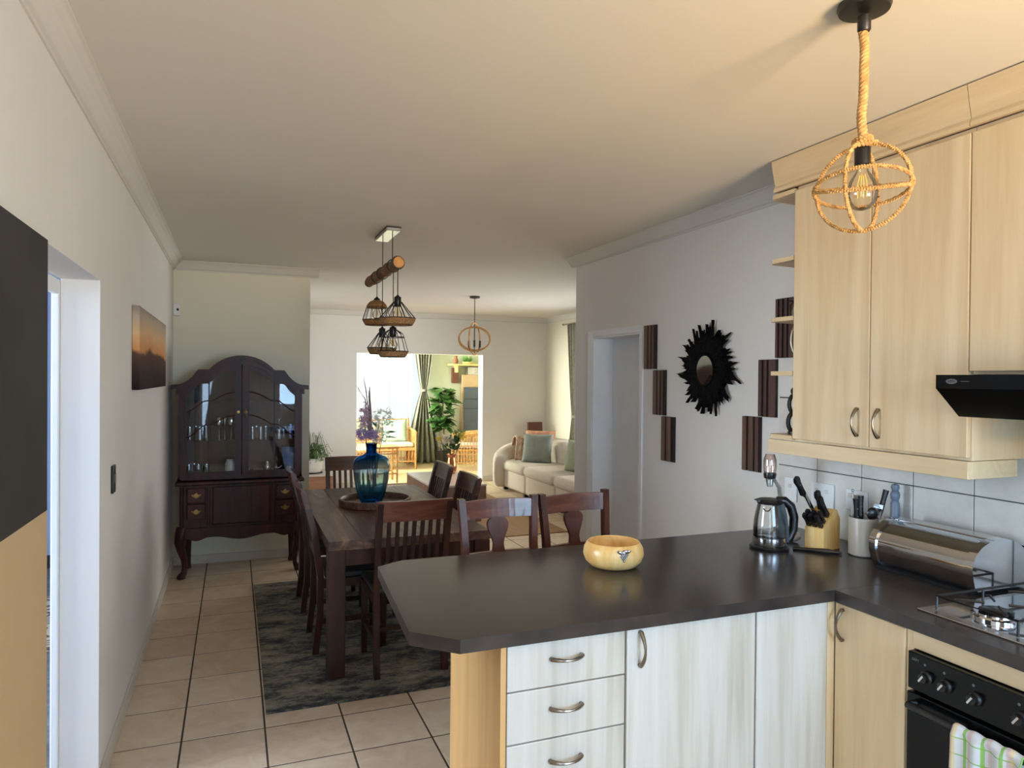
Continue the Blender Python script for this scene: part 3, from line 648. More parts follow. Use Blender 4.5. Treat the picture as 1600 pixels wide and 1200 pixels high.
for k in range(4): MB().lathe([(.016, 0), (.014, .016), (0, .017)], (2.0+.10*k, .985+.0, .908), 14).build('knob', 'blackplastic', hb, smooth=True, world=True)

# upper cabinets
UX = 2.2
u = thing('wall_cabinet', (2.36, 1.96, 1.30), 'tall pale wood wall cabinet with two doors beside the open corner shelves', 'cabinet')
MB().box(UX+.018, 2.508, 1.575, 2.345, 1.345, 2.42).build('body', 'maple', u, world=True)
front('door', u, UX-.002, UX+.017, 1.958, 2.343, 1.355, 2.402, 'maple', ((UX, 2.008, 1.395), (UX, 2.008, 1.495)), (-1, 0, 0))
front('door', u, UX-.002, UX+.017, 1.578, 1.954, 1.355, 2.402, 'maple', ((UX, 1.913, 1.395), (UX, 1.913, 1.495)), (-1, 0, 0))
MB().box(UX+.0, UX+.018, 1.575, 2.49, 1.285, 1.343).box(UX+.018, 2.44, 1.575, 1.591, 1.285, 1.343).build('light_pelmet', 'maple_h', u, world=True, bevel=.002)
u = thing('wall_cabinet', (2.36, 1.27, 1.63), 'pale wood wall cabinet above the black cooker hood', 'cabinet')
MB().box(UX+.018, 2.508, .97, 1.573, 1.625, 2.42).build('body', 'maple', u, world=True)
front('door', u, UX-.002, UX+.017, .975, 1.574, 1.635, 2.402, 'maple')
u = thing('wall_cabinet', (2.36, .5, 1.30), 'pale wood wall cabinet nearest the camera, past the hood', 'cabinet')
MB().box(UX+.018, 2.508, .0, .968, 1.345, 2.42).build('body', 'maple', u, world=True)
front('door', u, UX-.002, UX+.017, .49, .968, 1.355, 2.402, 'maple'); front('door', u, UX-.002, UX+.017, .0, .487, 1.355, 2.402, 'maple')
# cornice boards closing the gap to the ceiling
u = thing('cornice_board', (UX, 1.3, 2.42), 'pale wood cornice closing the gap between wall cabinets and ceiling', 'cornice')
def corn(y0, y1):
    return MB().prism([(UX+.018, 2.423), (UX-.002, 2.423), (UX-.002, 2.436), (UX+.006, 2.45), (UX-.006, 2.50), (UX-.016, 2.555), (UX+.018, 2.555)], 1, y0, y1)
corn(1.585, 2.47).build('board', 'maple_h', u, world=True); corn(.0, 1.582).build('board', 'maple_h', u, world=True)
MB().box(UX+.018, 2.508, 2.452, 2.47, 2.423, 2.555).build('return_board', 'maple', u, world=True)
# open corner shelf unit
u = thing('corner_shelf_unit', (2.36, 2.43, 1.30), 'open pale wood corner shelves with clipped ends beside the wall cabinet', 'shelf')
for zz in (1.347, 1.622, 1.857, 2.112, 2.395):
    pts = [(UX+.0, 2.347), (UX+.0, 2.475), (UX+.02, 2.50), (2.508, 2.53), (2.508, 2.347)]
    MB().prism(pts, 2, zz, zz+.018).build('shelf', 'maple_h', u, world=True, bevel=.003)
MB().box(UX+.02, 2.508, 2.346, 2.3475, 1.365, 2.395).build('side_panel', 'maple', u, world=True)
# cooker hood
hd = thing('cooker_hood', (2.3, 1.28, 1.49), 'black cooker hood with a sloping underside below the wall cabinet', 'cooker hood')
MB().prism([(2.05, 1.58), (2.05, 1.622), (2.508, 1.622), (2.508, 1.49), (2.155, 1.49)], 1, .985, 1.575).build('body', 'blackgloss', hd, world=True, bevel=.003)
MB().prism([(2.046, 1.585), (2.046, 1.619), (2.05, 1.619), (2.05, 1.585)], 1, .99, 1.57).build('fascia', 'blackgloss', hd, world=True)
bd = MB(); bd.lathe([(.008, 0), (.008, -.001), (0, -.001)], (0, 0, 0), 20, axis=0)
for v in bd.b.verts: v.co.y *= 2.3
bo = bd.build('badge', 'print', hd, keep=True); bo.location = Vector((2.0458, 1.52, 1.602))-Vector(hd.location)
text('DEFY', .010, 'blackmetal', hd, (2.0446, 1.52, 1.602), FX); text('THERMOFAN', .0045, 'print', hd, (2.0456, 1.478, 1.602), FX)

# sockets
def socket(y, z, wd, ht, label, sw):
    s_ = thing('wall_socket', (XR-.012, y, z), label, 'socket')
    MB().box(-.010, .0, -wd/2, wd/2, -ht/2, ht/2).build('plate', 'trim', s_, bevel=.003)
    for yy in sw: MB().box(-.015, -.010, yy-.008, yy+.008, .01, .03).build('rocker', 'whitec', s_, bevel=.001)
    MB().lathe([(.016, 0), (.016, -.001)], (-.0105, 0, -.02), 16, axis=0).build('outlet', 'trim', s_)
socket(2.672, 1.075, .075, .115, 'white wall plate left of the other, behind the kettle', (0,))
socket(2.475, 1.078, .13, .11, 'white double socket behind the knife block', (-.03, .03))
socket(2.285, 1.084, .11, .09, 'white socket with a plug behind the utensil crock', (.03,))

# ------------------------------------------------------------------ things on the worktops
RZ = -yaw      # yaw that turns local +x along the photograph's horizontal
# wooden bowl with grape emblem
bw = thing('wooden_bowl', (1.325, 2.315, .9005), 'golden wooden bowl with a pewter grape emblem on the peninsula', 'bowl', rz=RZ)
MB().lathe([(0, 0), (.066, 0), (.085, .006), (.104, .024), (.113, .048), (.110, .072), (.099, .092), (.096, .094), (.093, .092), (.103, .07), (.105, .048), (.097, .028), (.078, .014), (0, .011)], n=48).build('body', 'bowlw', bw, smooth=True)
em = MB()
for k, (ax, az) in enumerate([(i*.0065-.0065*j/2+.0, -j*.0055) for j, i in [(0, -1), (0, 0), (0, 1), (0, 2), (1, 0), (1, 1), (1, 2), (1, -1), (2, 0), (2, 1), (2, 2), (3, 1), (3, 2), (4, 2)]]):
    a = -pi/2+.20+ax*9; rr = .1135; em.ball((rr*cos(a), rr*sin(a), .068+az), .0042, 8)
for sx, sz, ro in ((-.016, .010, .5), (.014, .012, -.4), (.004, .013, 0), (-.004, .008, .2)):
    a = -pi/2+.22+sx*9; em.ball((.111*cos(a), .111*sin(a), .066+sz), .009, 8, (1.3, .35, .7), Matrix.Rotation(ro, 4, 'Y'))
em.build('grape_emblem', 'pewter', bw, smooth=True)['label'] = 'pewter grape bunch emblem'
# kettle
kt = thing('kettle', (2.085, 2.345, .9005), 'glass kettle with black handle at the back corner of the worktop', 'kettle', rz=RZ)
MB().lathe([(0, 0), (.078, 0), (.08, .008), (.074, .014), (0, .014)], n=32).build('power_base', 'blackplastic', kt, smooth=True)
MB().lathe([(0, .015), (.066, .015), (.068, .02), (.067, .048), (.062, .05)], n=32).build('steel_band', 'chrome', kt, smooth=True)
MB().lathe([(.0665, .048), (.0665, .07), (.062, .12), (.053, .165), (.047, .19)], n=32).build('glass_body', 'glass', kt, smooth=True)
MB().lathe([(.0635, .05), (.0635, .082), (0, .083)], n=32).build('water', 'glass', kt, smooth=True)
MB().lathe([(.05, .186), (.052, .196), (.045, .205), (0, .209)], n=32).build('lid', 'blackplastic', kt, smooth=True)
MB().prism([(-.045, .19), (-.062, .200), (-.035, .207), (-.02, .196)], 1, -.018, .018).build('spout', 'blackplastic', kt, bevel=.003, smooth=True)
h = MB(); h.tube([(.03, 0, .20), (.06, 0, .198), (.088, 0, .175), (.102, 0, .13), (.10, 0, .08), (.085, 0, .04), (.06, 0, .03)], [.016, .019, .019, .018, .018, .017, .015], 10)
h.build('handle', 'blackplastic', kt, smooth=True)
MB().prism([(.032, .03), (.072, .03), (.07, .08), (.062, .14), (.05, .19), (.022, .19)], 1, -.03, .03).build('rear_panel', 'blackplastic', kt, bevel=.008, smooth=True)
MB().tube([(-.028+.014*cos(a), -.048, .176+.014*sin(a)) for a in [pi+.0+i*pi/10 for i in range(11)]], .0022, 6).build('wire_loop', 'blackmetal', kt, smooth=True)
# knife block
kb = thing('knife_block', (2.292, 2.265, .9005), 'small wooden knife block holding black-handled knives', 'knife block', rz=RZ+.62)
MB().prism([(-.06, 0), (.06, 0), (.06, .125), (.035, .165), (.015, .168), (-.06, .09)], 1, -.042, .042).build('block', 'bowlw', kb, bevel=.004)
KR = Matrix.Rotation(RZ+.62, 4, 'Z')
def knife(dx, dy, dz, ln, big, label, lean=0, grp='knives in the wooden block'):
    base = Vector((2.292, 2.265, .9005))+KR @ Vector((dx, dy, dz))
    k = thing('knife', base, label, 'knife', grp, rz=RZ+.62)
    d = Vector((-.60+lean, 0, .80)).normalized(); n_ = Vector((d.z, 0, -d.x)); hw = .012 if big else .0085
    q = lambda t, s_: d*t+n_*s_*hw
    pr = []
    for t, s_ in ((0, .55), (.08, 1), (.35, .75), (.7, .8), (.9, 1.15), (1, .9)): pr.append(q(t*ln, s_))
    for t, s_ in ((1, -.7), (.85, -1.3), (.5, -.7), (.1, -1), (0, -.6)): pr.append(q(t*ln, s_))
    MB().prism([(p.x, p.z) for p in pr], 1, -.0075, .0075).build('handle', 'blackplastic', k, bevel=.003, smooth=True)
    b0 = d*(-.012); MB().prism([(b0.x-.004, b0.z), (b0.x+.006, b0.z+.006), (d.x*.004+.006, d.z*.004+.006), (d.x*.004-.004, d.z*.004)], 1, -.001, .001).build('blade', 'chrome', k)
    for t in (.25, .6):
        c = d*(ln*t); MB().lathe([(.0022, -.0078), (.0022, .0078)], (c.x, 0, c.z), 8, axis=1).build('rivet', 'chrome', k)
    return k
for i, (dx, dz) in enumerate(((-.052, .100), (-.036, .116))):
    for j, dy in enumerate((-.026, 0.0, .026)):
        knife(dx+.002*i, dy, dz-.003, .066-.004*i, False, 'short black-handled steak knife, %s in the %s row of the knife block' % (('nearest', 'middle', 'furthest')[j], ('lowest', 'second')[i]), grp='steak knives in the block')
knife(-.012, -.028, .138, .105, True, 'black-handled carving knife at the front of the upper row in the block')
knife(.002, -.008, .150, .11, True, 'black-handled kitchen knife in the middle of the upper row in the block', .04)
knife(.012, .014, .160, .085, True, 'black-handled cleaver at the back right of the knife block', .25)
k = knife(-.092, .03, .226, .095, True, 'black bread knife pulled furthest up out of the knife block')
MB().prism([(0, 0), (.016, .01), (.092, -.080), (.076, -.092)], 1, -.001, .001).build('blade', 'chrome', k)
# utensil crock
cx, cy = 2.365, 2.125
cr = thing('utensil_crock', (cx, cy, .9005), 'off-white round crock filled with black-handled utensils', 'crock', rz=RZ)
MB().lathe([(0, 0), (.050, 0), (.055, .004), (.056, .148), (.054, .152), (.051, .148), (.050, .012), (0, .010)], n=36).build('body', 'offwhite', cr, smooth=True)
def utensil(name, dx, dy, tx, tz, label, kind='handle', grp=None):
    o = thing(name, (cx+.0, cy, .915), label, 'kitchen utensil', grp, rz=RZ)
    p = Vector((dx*.7-tx*.3, dy, .0)); q = Vector((dx+tx, dy*1.4, tz)); d = (q-p).normalized()
    m_ = p.lerp(q, .52)
    MB().tube([p, m_], .0035, 6).build('shaft', 'chrome', o, smooth=True)
    if kind == 'handle':
        MB().tube([m_, m_.lerp(q, .3), m_.lerp(q, .7), q], [.008, .011, .010, .012], 8).build('grip', 'blackplastic', o, smooth=True)
        for t in (.3, .6): c = m_.lerp(q, t); MB().ball(c+Vector((0, -.009, 0)), .0024, 8).build('rivet', 'chrome', o)
    elif kind == 'rod':
        MB().tube([m_, q], [.0035, .003], 6).build('upper_rod', 'chrome', o, smooth=True); MB().ball(q, .006, 8).build('tip', 'chrome', o, smooth=True)
    elif kind == 'ladle':
        MB().tube([m_, q], .0035, 6).build('neck', 'chrome', o, smooth=True); MB().ball(q, .022, 12, (1, .5, 1.2)).build('head', 'blackplastic', o, smooth=True)
    else:
        MB().tube([m_, q], .0035, 6).build('neck', 'chrome', o, smooth=True); MB().box(q.x-.02, q.x+.02, q.y-.002, q.y+.002, q.z-.03, q.z+.03, Matrix.Rotation(.25, 4, 'Y')).build('head', 'chrome', o, bevel=.0015)
utensil('knife', -.036, -.012, -.004, .215, 'black-handled knife standing leftmost in the crock')
utensil('knife', -.010, .006, .002, .222, 'black-handled knife second from left in the crock')
utensil('knife', .060, .010, .038, .245, 'black riveted knife leaning far right out of the crock')
utensil('ladle', .016, -.018, .006, .155, 'low black spoon head in the middle of the crock', 'ladle')
utensil('spatula', .032, -.014, .012, .165, 'steel turner low at the right rim of the crock', 'flat')
utensil('skewer', -.020, .030, -.004, .238, 'thin steel skewer at the back left of the crock', 'rod')
cb = thing('patterned_card', (cx+.005, cy+.042, .93), 'pale card with green leaf print behind the crock handles', 'card', rz=RZ)
MB().box(-.022, .026, -.0015, .0015, .0, .205, Matrix.Rotation(.06, 4, 'Y')).build('card', 'offwhite', cb, bevel=.001)
for px_, pz_ in ((.012, .13), (-.008, .16), (.006, .185)): MB().ball((px_, -.0022, pz_), .006, 8, (.6, .2, 1.1), Matrix.Rotation(px_*60, 4, 'Y')).build('leaf_print', 'leafg', cb)
# turned post behind the bread bin
gp = thing('kitchen_roll_holder', (2.455, 2.055, .9005), 'blue-grey turned wooden post behind the bread bin', 'kitchen roll holder')
MB().lathe([(0, 0), (.05, 0), (.05, .012), (.018, .016), (.017, .09), (.0165, .215), (.012, .224), (.017, .236), (.0185, .248), (.016, .258), (.011, .264), (.016, .276), (.014, .288), (0, .293)], n=24).build('post', 'greypost', gp, smooth=True)
# bread bin
bb = thing('bread_bin', (2.375, 1.78, .9005), 'chrome roll-top bread bin against the tiled wall', 'bread bin')
def prof(R, H_, n=16, x0=-.135, x1=.125):
    pts = [(x1, .012), (x1, H_*.80)]
    for i in range(n+1):
        a = pi*i/n; pts.append(((x0+x1)/2+(x1-x0)/2*cos(a), H_*.52+(H_*.48)*sin(a)))
    pts += [(x0, H_*.4), (x0+.012, .03), (x0+.03, .012)]; return pts
MB().prism(prof(0, .172), 1, -.175, .175).build('lid', 'chrome', bb, bevel=.002, smooth=True)
for y0, y1 in ((-.202, -.174), (.174, .202)):
    MB().prism(prof(0, .180, x0=-.141, x1=.131), 1, y0, y1).build('end_cap', 'chrome', bb, bevel=.013, seg=4, smooth=True)
MB().box(-.13, .12, -.18, .18, 0, .012).build('foot', 'blackplastic', bb)
MB().box(-.02, .05, -.172, .172, .171, .175).build('top_band', 'steel', bb, bevel=.001)
# wine aerator on a clear stand
ae = thing('wine_aerator', (2.235, 2.515, .9005), 'clear and black aerator held on a curved clear stand behind the kettle', 'aerator')
MB().lathe([(.020, .37), (.028, .345), (.029, .31), (.026, .285)], n=24).build('upper_glass', 'amberglass', ae, smooth=True)
MB().lathe([(.027, .285), (.028, .278), (.025, .262), (.012, .258)], n=24).build('collar', 'blackplastic', ae, smooth=True)
MB().lathe([(.019, .262), (.014, .235), (.012, .225)], n=20).build('lower_glass', 'glassware', ae, smooth=True)
MB().lathe([(0, 0), (.045, 0), (.045, .006), (0, .008)], n=24).build('stand_base', 'glassware', ae, smooth=True)
MB().tube([(.0, 0, .006), (.045, -.01, .06), (.055, -.01, .15), (.045, -.01, .22), (.02, 0, .26)], [.010, .012, .012, .010, .007], 8).build('stand_arm', 'glassware', ae, smooth=True)
# cloth lump and black spatula
tag(MB().ball((2.255, 2.40, .925), .04, 14, (1.1, .8, .6)).build('dish_sponge', 'whitec', smooth=True), 'small white lump lying behind the kettle base', 'sponge')
tag(MB().tube([(2.155, 2.285, .906), (2.2, 2.24, .907), (2.245, 2.19, .907), (2.285, 2.155, .906)], [.007, .008, .012, .004], 8).build('spatula', 'blackplastic', smooth=True), 'flat black utensil lying in front of the knife block', 'kitchen utensil')
# ornaments on the corner shelves
sx, sy = 2.29, 2.425
o1 = thing('ornament', (sx, sy, 1.3655), 'dark carved looping figure on the lowest corner shelf', 'ornament', rz=RZ)
MB().lathe([(0, 0), (.03, 0), (.03, .012), (0, .014)], n=20).build('foot', 'darkw', o1, smooth=True)
MB().tube([(.030*cos(a), 0, .052+.044*sin(a)) for a in [i*2*pi/20 for i in range(20)]], .010, 8, True).tube([(.026*cos(a), 0, .132+.042*sin(a)) for a in [i*2*pi/20 for i in range(20)]], .009, 8, True).ball((0, 0, .188), .020, 12).build('loops', 'darkw', o1, smooth=True)
o2 = thing('ornament', (sx+.02, sy+.0, 1.6405), 'dark figure with a thin silver arc on the second corner shelf', 'ornament', rz=RZ)
MB().lathe([(0, 0), (.022, 0), (.024, .01), (.016, .03), (.022, .05), (.010, .075), (0, .08)], n=18).build('figure', 'darkw', o2, smooth=True)
MB().tube([(-.002+.035*cos(a), 0, .14+.075*sin(a)) for a in [1.9+i*.24 for i in range(12)]], .0035, 6).build('arc', 'chrome', o2, smooth=True)
o3 = thing('ornament', (sx+.0, sy+.0, 1.8755), 'small pale jar in a dark wire holder on the third corner shelf', 'ornament', rz=RZ)
MB().lathe([(0, .002), (.018, .002), (.022, .02), (.012, .045), (.010, .055), (0, .056)], n=20).build('jar', 'offwhite', o3, smooth=True)
g = MB(); g.tube([(-.035, .02, 0), (-.035, .02, .075), (.035, .02, .075), (.035, .02, 0)], .004, 6).tube([(-.03, -.02, 0), (-.028, 0, .05), (.0, 0, .085), (.028, 0, .05), (.03, -.02, 0)], .004, 6).tube([(.008, 0, .05), (.008, 0, .115)], .002, 5)
g.build('wire_holder', 'darkw', o3, smooth=True)

# ------------------------------------------------------------------ rope globe pendant over the peninsula
def circle(c, R, axis_u, axis_v, n, sq=1):
    return [Vector(c)+Vector(axis_u)*(R*cos(2*pi*i/n))+Vector(axis_v)*(R*sq*sin(2*pi*i/n)) for i in range(n)]
pd = thing('rope_pendant', (1.485, 1.351, CE), 'large rope globe pendant on a thick rope at upper right', 'pendant lamp', rz=.15)
MB().lathe([(0, 0), (.062, 0), (.064, -.010), (.060, -.020), (.020, -.026), (0, -.026)], n=36).build('ceiling_rose', 'blackmetal', pd, smooth=True)
MB().lathe([(.016, -.034), (.016, -.068), (.013, -.072), (0, -.072)], n=20).build('stem_collar', 'blackmetal', pd, smooth=True)
MB().rope([(.004*sin(i*.14), .004*cos(i*.1), -.06-.29*i/90) for i in range(91)], .0115, .030, 3, 8).build('hanging_rope', 'rope', pd, smooth=True)
kn_ = MB()
for i, (rz_, zz) in enumerate(((.020, -.345), (.022, -.352), (.020, -.359))): kn_.rope(circle((0, 0, zz), rz_, (1, .1*i, .1), (0, 1, .12*(i-1)), 40), .0065, .016, 2, 5, True)
kn_.tube([(.02, -.01, -.352), (.036, -.016, -.348), (.042, -.02, -.362)], [.006, .005, .002], 6)
kn_.build('rope_knot', 'rope', pd, smooth=True)
MB().lathe([(.014, -.35), (.019, -.358), (.019, -.41), (.017, -.412), (0, -.412)], n=24).build('lamp_holder', 'blackplastic', pd, smooth=True)
bl = MB().lathe([(.012, -.41), (.014, -.425), (.030, -.45), (.038, -.48), (.034, -.505), (.018, -.522), (0, -.526)], n=28).build('bulb', 'bulb', pd, smooth=True)
f = MB()
for k in range(4):
    a = k*pi/2+.3; f.tube([(.006*cos(a), .006*sin(a), -.435), (.011*cos(a), .011*sin(a), -.455), (.011*cos(a), .011*sin(a), -.492)], .0016, 6)
f.build('filament', 'filament', bl, smooth=True)
gc, GR = (0, 0, -.468), .113
z_ = Vector((0, 0, 1))
for k, a in enumerate((.25, .25+pi/2)):
    MB().rope(circle(gc, GR*(1+.015*k), (cos(a), sin(a), 0), (0, 0, 1), 120, .95), .0062, .014, 3, 5, True).build('globe_ring', 'rope', pd, smooth=True)
for tl, a in ((.22, 2.3), (-.26, 2.2)):
    ax_ = Vector((cos(a), sin(a), 0)); rot = Matrix.Rotation(tl, 3, ax_)
    MB().rope(circle(gc, GR, rot @ Vector((1, 0, 0)), rot @ Vector((0, 1, 0)), 120), .0060, .014, 3, 5, True).build('globe_ring', 'rope', pd, smooth=True)

# ------------------------------------------------------------------ dining pendant: branch with four wire shades
dp = thing('branch_pendant', (.94, 4.82, CE), 'wooden branch pendant carrying four black wire shades with jute bands', 'pendant lamp')
MB().box(-.045, .045, -.36, .04, -.028, 0).build('ceiling_plate', 'steel', dp, bevel=.004)
MB().box(-.047, .047, -.363, .043, -.010, -.0005).build('plate_rim', 'blackmetal', dp, bevel=.002)
LZ = -.25
lg = MB(); lg.tube([(.004*sin(i*1.3), -.51+1.02*i/14, LZ+.005*sin(i*2.1)) for i in range(15)], [.036+.003*sin(i*1.7) for i in range(15)], 14)
lg.build('branch', 'bark', dp, smooth=True)
for s_ in (-1, 1): MB().lathe([(.034, s_*.5105), (.033, s_*.512), (0, s_*.5125)], (0, 0, LZ), 16, axis=1).build('cut_end', 'cutwood', dp)
SH = [(4.335, 2.08, 'cone', .112, .075), (5.02, 2.14, 'dome', .100, .07), (4.82, 1.915, 'cone', .100, .07), (4.467, 1.90, 'dome', .098, .07)]
for yy in (-.32, .0):
    MB().tube([(0, yy, -.02), (0, yy, LZ+.03)], .003, 6).build('suspension_wire', 'blackmetal', dp)
for yy, zt, kind, R, bh in SH:
    dy = yy-4.82; z0 = zt-CE
    sh = MB(); n = 14
    MB().tube([(0.0, dy, LZ), (0, dy, z0+.02)], .0028, 6).build('flex', 'blackmetal', dp)
    for q in (-.012, 0, .012): sh_ = None
    w_ = MB()
    for q in (-.006, .006): w_.tube([(.0405*cos(a), dy+q, LZ+.0405*sin(a)) for a in [i*2*pi/18 for i in range(18)]], .003, 5, True)
    w_.build('flex_wrap', 'blackmetal', dp, smooth=True)
    hld = MB().lathe([(.006, .03), (.010, .022), (.020, .018), (.022, .014), (.022, -.04), (.019, -.044), (0, -.044)], (0, dy, z0), 20).build('lamp_holder', 'blackplastic', dp, smooth=True)
    b_ = MB().lathe([(.012, -.044), (.016, -.06), (.03, -.09), (.028, -.115), (.012, -.128), (0, -.13)], (0, dy, z0), 20).build('bulb', 'bulb', dp, smooth=True)
    MB().tube([(.004, dy, z0-.06), (.007, dy, z0-.10)], .0014, 5).tube([(-.004, dy, z0-.06), (-.007, dy, z0-.10)], .0014, 5).build('filament', 'filament', b_)
    top, bot = -.012, -.115 if kind == 'cone' else -.135
    for i in range(n):
        a = 2*pi*i/n
        if kind == 'cone': pts = [(.024*cos(a), dy+.024*sin(a), z0+top), (R*cos(a), dy+R*sin(a), z0+bot), (R*.82*cos(a), dy+R*.82*sin(a), z0+bot-.04)]
        else: pts = [(.022*cos(a), dy+.022*sin(a), z0+.004), (.062*cos(a), dy+.062*sin(a), z0-.022), (.072*cos(a), dy+.072*sin(a), z0-.045), (R*cos(a), dy+R*sin(a), z0+bot), (R*.8*cos(a), dy+R*.8*sin(a), z0+bot-.035)]
        sh.tube(pts, .0022, 5)
    for rr, zz in (((R, bot), (R*.82, bot-.04)) if kind == 'cone' else ((.072, -.045), (R, bot), (R*.8, bot-.035))): sh.tube(circle((0, dy, z0+zz), rr, (1, 0, 0), (0, 1, 0), 28), .0028, 5, True)
    sh.build('shade_frame', 'blackmetal', dp, smooth=True)
    k2 = .82 if kind == 'cone' else .8; d2 = .04 if kind == 'cone' else .035
    MB().lathe([(R*1.01, bot), (R*(1+k2)/2*1.04, bot-d2*.5), (R*k2*1.02, bot-d2), (R*k2*.97, bot-d2), (R*(1+k2)/2*.97, bot-d2*.5), (R*.96, bot)], (0, dy, z0), 28, closed=True).build('jute_band', 'jute', dp, smooth=True)
    if kind == 'dome' and yy > 4.9:
        MB().lathe([(.024, .006), (.05, -.006), (.070, -.03), (.075, -.05), (.071, -.05), (.066, -.03), (.046, -.01), (.022, .0)], (0, dy, z0), 28, closed=True).build('jute_cap', 'jute', dp, smooth=True)

# ------------------------------------------------------------------ wall decor
tag(MB().box(XL+.001, XL+.035, 3.99, 5.45, 0, .425).build('canvas_print', 'canvas', bevel=.003), 'sunset beach canvas print on the left wall', 'picture').location.z = 1.525
sw = thing('light_switch', (XL, 3.39, 1.16), 'narrow black light switch on the left wall below the picture', 'light switch')
MB().box(.0005, .010, -.035, .035, -.058, .058).build('plate', 'blackplastic', sw, bevel=.003)
MB().box(.010, .014, -.012, .012, -.015, .02).build('rocker', 'bronze', sw, bevel=.001)
al = thing('motion_sensor', (-.455, 6.52, 2.15), 'small white motion sensor in the corner above the display cabinet', 'sensor', rz=.5)
MB().box(-.028, .028, -.02, .02, -.05, .05).build('housing', 'trim', al, bevel=.006); MB().ball((.005, -.018, .0), .012, 10, (1, .5, 1)).build('lens', 'blackplastic', al, smooth=True)
# six slatted wood panels flanking the mirror
def panel(y0, y1, z0, z1, ms, label):
    p = thing('wall_panel', (XR, (y0+y1)/2, z0), label, 'wall panel', 'striped wood panels around the feather mirror')
    MB().box(-.010, -.0005, -(y1-y0)/2, (y1-y0)/2, 0, z1-z0).build('backing', 'slat_d', p)
    n = len(ms); tot = sum(w__ for _, w__ in ms); yy = (y1-y0)/2
    for m_, w__ in ms:
        wd = (y1-y0)*w__/tot; d = {'slat_l': .022, 'slat_m': .020, 'slat_d': .014}[m_]
        MB().box(-d, -.010, yy-wd+.001, yy-.001, .001, z1-z0-.001).build('slat', m_, p, bevel=.0015, seg=1); yy -= wd
Lm, Mm, Dm = 'slat_l', 'slat_m', 'slat_d'
pat = [(Lm, 3), (Dm, 1), (Lm, 1.6), (Dm, 1), (Mm, 1.4), (Dm, 1.4)]
panel(3.865, 3.995, 1.668, 1.952, pat, 'top striped wood panel of the stair beside the door')
panel(3.755, 3.885, 1.375, 1.660, pat, 'middle striped wood panel of the stair beside the door')
panel(3.655, 3.785, 1.092, 1.370, [(Lm, 2.6), (Dm, 1), (Lm, 2.6), (Dm, 2)], 'lowest striped wood panel of the stair beside the door')
pat2 = [(Mm, 1.2), (Dm, .8), (Mm, 1.2), (Dm, 1), (Mm, 1.2), (Dm, .8), (Mm, 2.6)]
panel(2.66, 2.79, 1.712, 2.005, pat2, 'top striped wood panel partly behind the corner shelves')
panel(2.785, 2.915, 1.415, 1.706, [(Dm, .6), (Mm, 1.2), (Dm, .8), (Mm, 1.2), (Dm, .8), (Mm, 2.6)], 'middle striped wood panel left of the corner shelves')
panel(2.895, 3.025, 1.127, 1.412, [(Lm, 2.2), (Dm, 1), (Lm, 2.4), (Dm, .8), (Mm, 1.8), (Dm, .5)], 'lowest striped wood panel left of the corner shelves')
# feather mirror
fm = thing('feather_mirror', (XR, 3.325, 1.655), 'oval mirror in a wide ragged frame of black feathers', 'mirror')
def ell(n, ry, rz_): return [(ry*cos(2*pi*i/n), rz_*sin(2*pi*i/n)) for i in range(n)]
MB().prism(ell(36, .165, .165), 0, -.012, -.001).build('backing', 'feather', fm)
MB().prism(ell(36, .078, .084), 0, -.040, -.034).build('mirror_glass', 'mirror', fm)
mr_ = MB(); mr_.tube([(-.040, .082*cos(2*pi*i/36), .088*sin(2*pi*i/36)) for i in range(36)], .006, 8, True); mr_.build('inner_rim', 'feather', fm, smooth=True)
fms = []
for v in range(4):
    b_ = MB(); n = 10; L = 1.0; A = []; B = []; C_ = []
    for i in range(n+1):
        t = i/n; wd = .36*(t**.5)*(1-t)**1.0+.006 if i < n else .004
        x_ = .12*sin(t*2.2+v)*(t)
        A.append(b_.b.verts.new((-.02*sin(pi*t), x_-wd/2*(1+.3*sin(i*5+v)), t*L))); B.append(b_.b.verts.new((-.05-.05*t*(v-1.5)/2, x_, t*L))); C_.append(b_.b.verts.new((-.02*sin(pi*t), x_+wd/2*(1+.3*cos(i*4+v)), t*L)))
    for i in range(n):
        b_.b.faces.new((A[i], B[i], B[i+1], A[i+1])); b_.b.faces.new((B[i], C_[i], C_[i+1], B[i+1]))
    me = bpy.data.meshes.new('feather'); b_.b.to_mesh(me); me.materials.append(M['feather']); fms.append(me)
R_ = random.Random(5)
def feather(a, L, d, wd=1, v=None):
    ca, sa = cos(a), sin(a)
    o = inst(fms[R_.randrange(4) if v is None else v], 'feather', fm, (d, .085*ca, .09*sa), (-(pi/2-a) if False else a-pi/2, 0, 0), (1, wd, 1))
    o.scale = (.25, wd*L*1.0, L); return o
for i in range(44): feather(2*pi*i/44+R_.uniform(-.05, .05), R_.uniform(.10, .13), -.030, 2.6)
for i in range(40): feather(2*pi*i/40+R_.uniform(-.07, .07), R_.uniform(.13, .165), -.022, 1.7)
# the long ones, angle measured with 0 towards the door and 90 degrees up
for dg, L in ((95, .185), (112, .15), (125, .14), (68, .17), (55, .175), (40, .15), (28, .17), (10, .19), (-4, .20), (-14, .17), (150, .14), (165, .165), (188, .20), (212, .15), (228, .16),
              (245, .17), (255, .15), (270, .15), (283, .15), (296, .15), (308, .165), (322, .145), (100, .17), (84, .16), (135, .19), (60, .14), (-30, .14)):
    feather(radians(dg), L*1.06, -.016, 1.5)

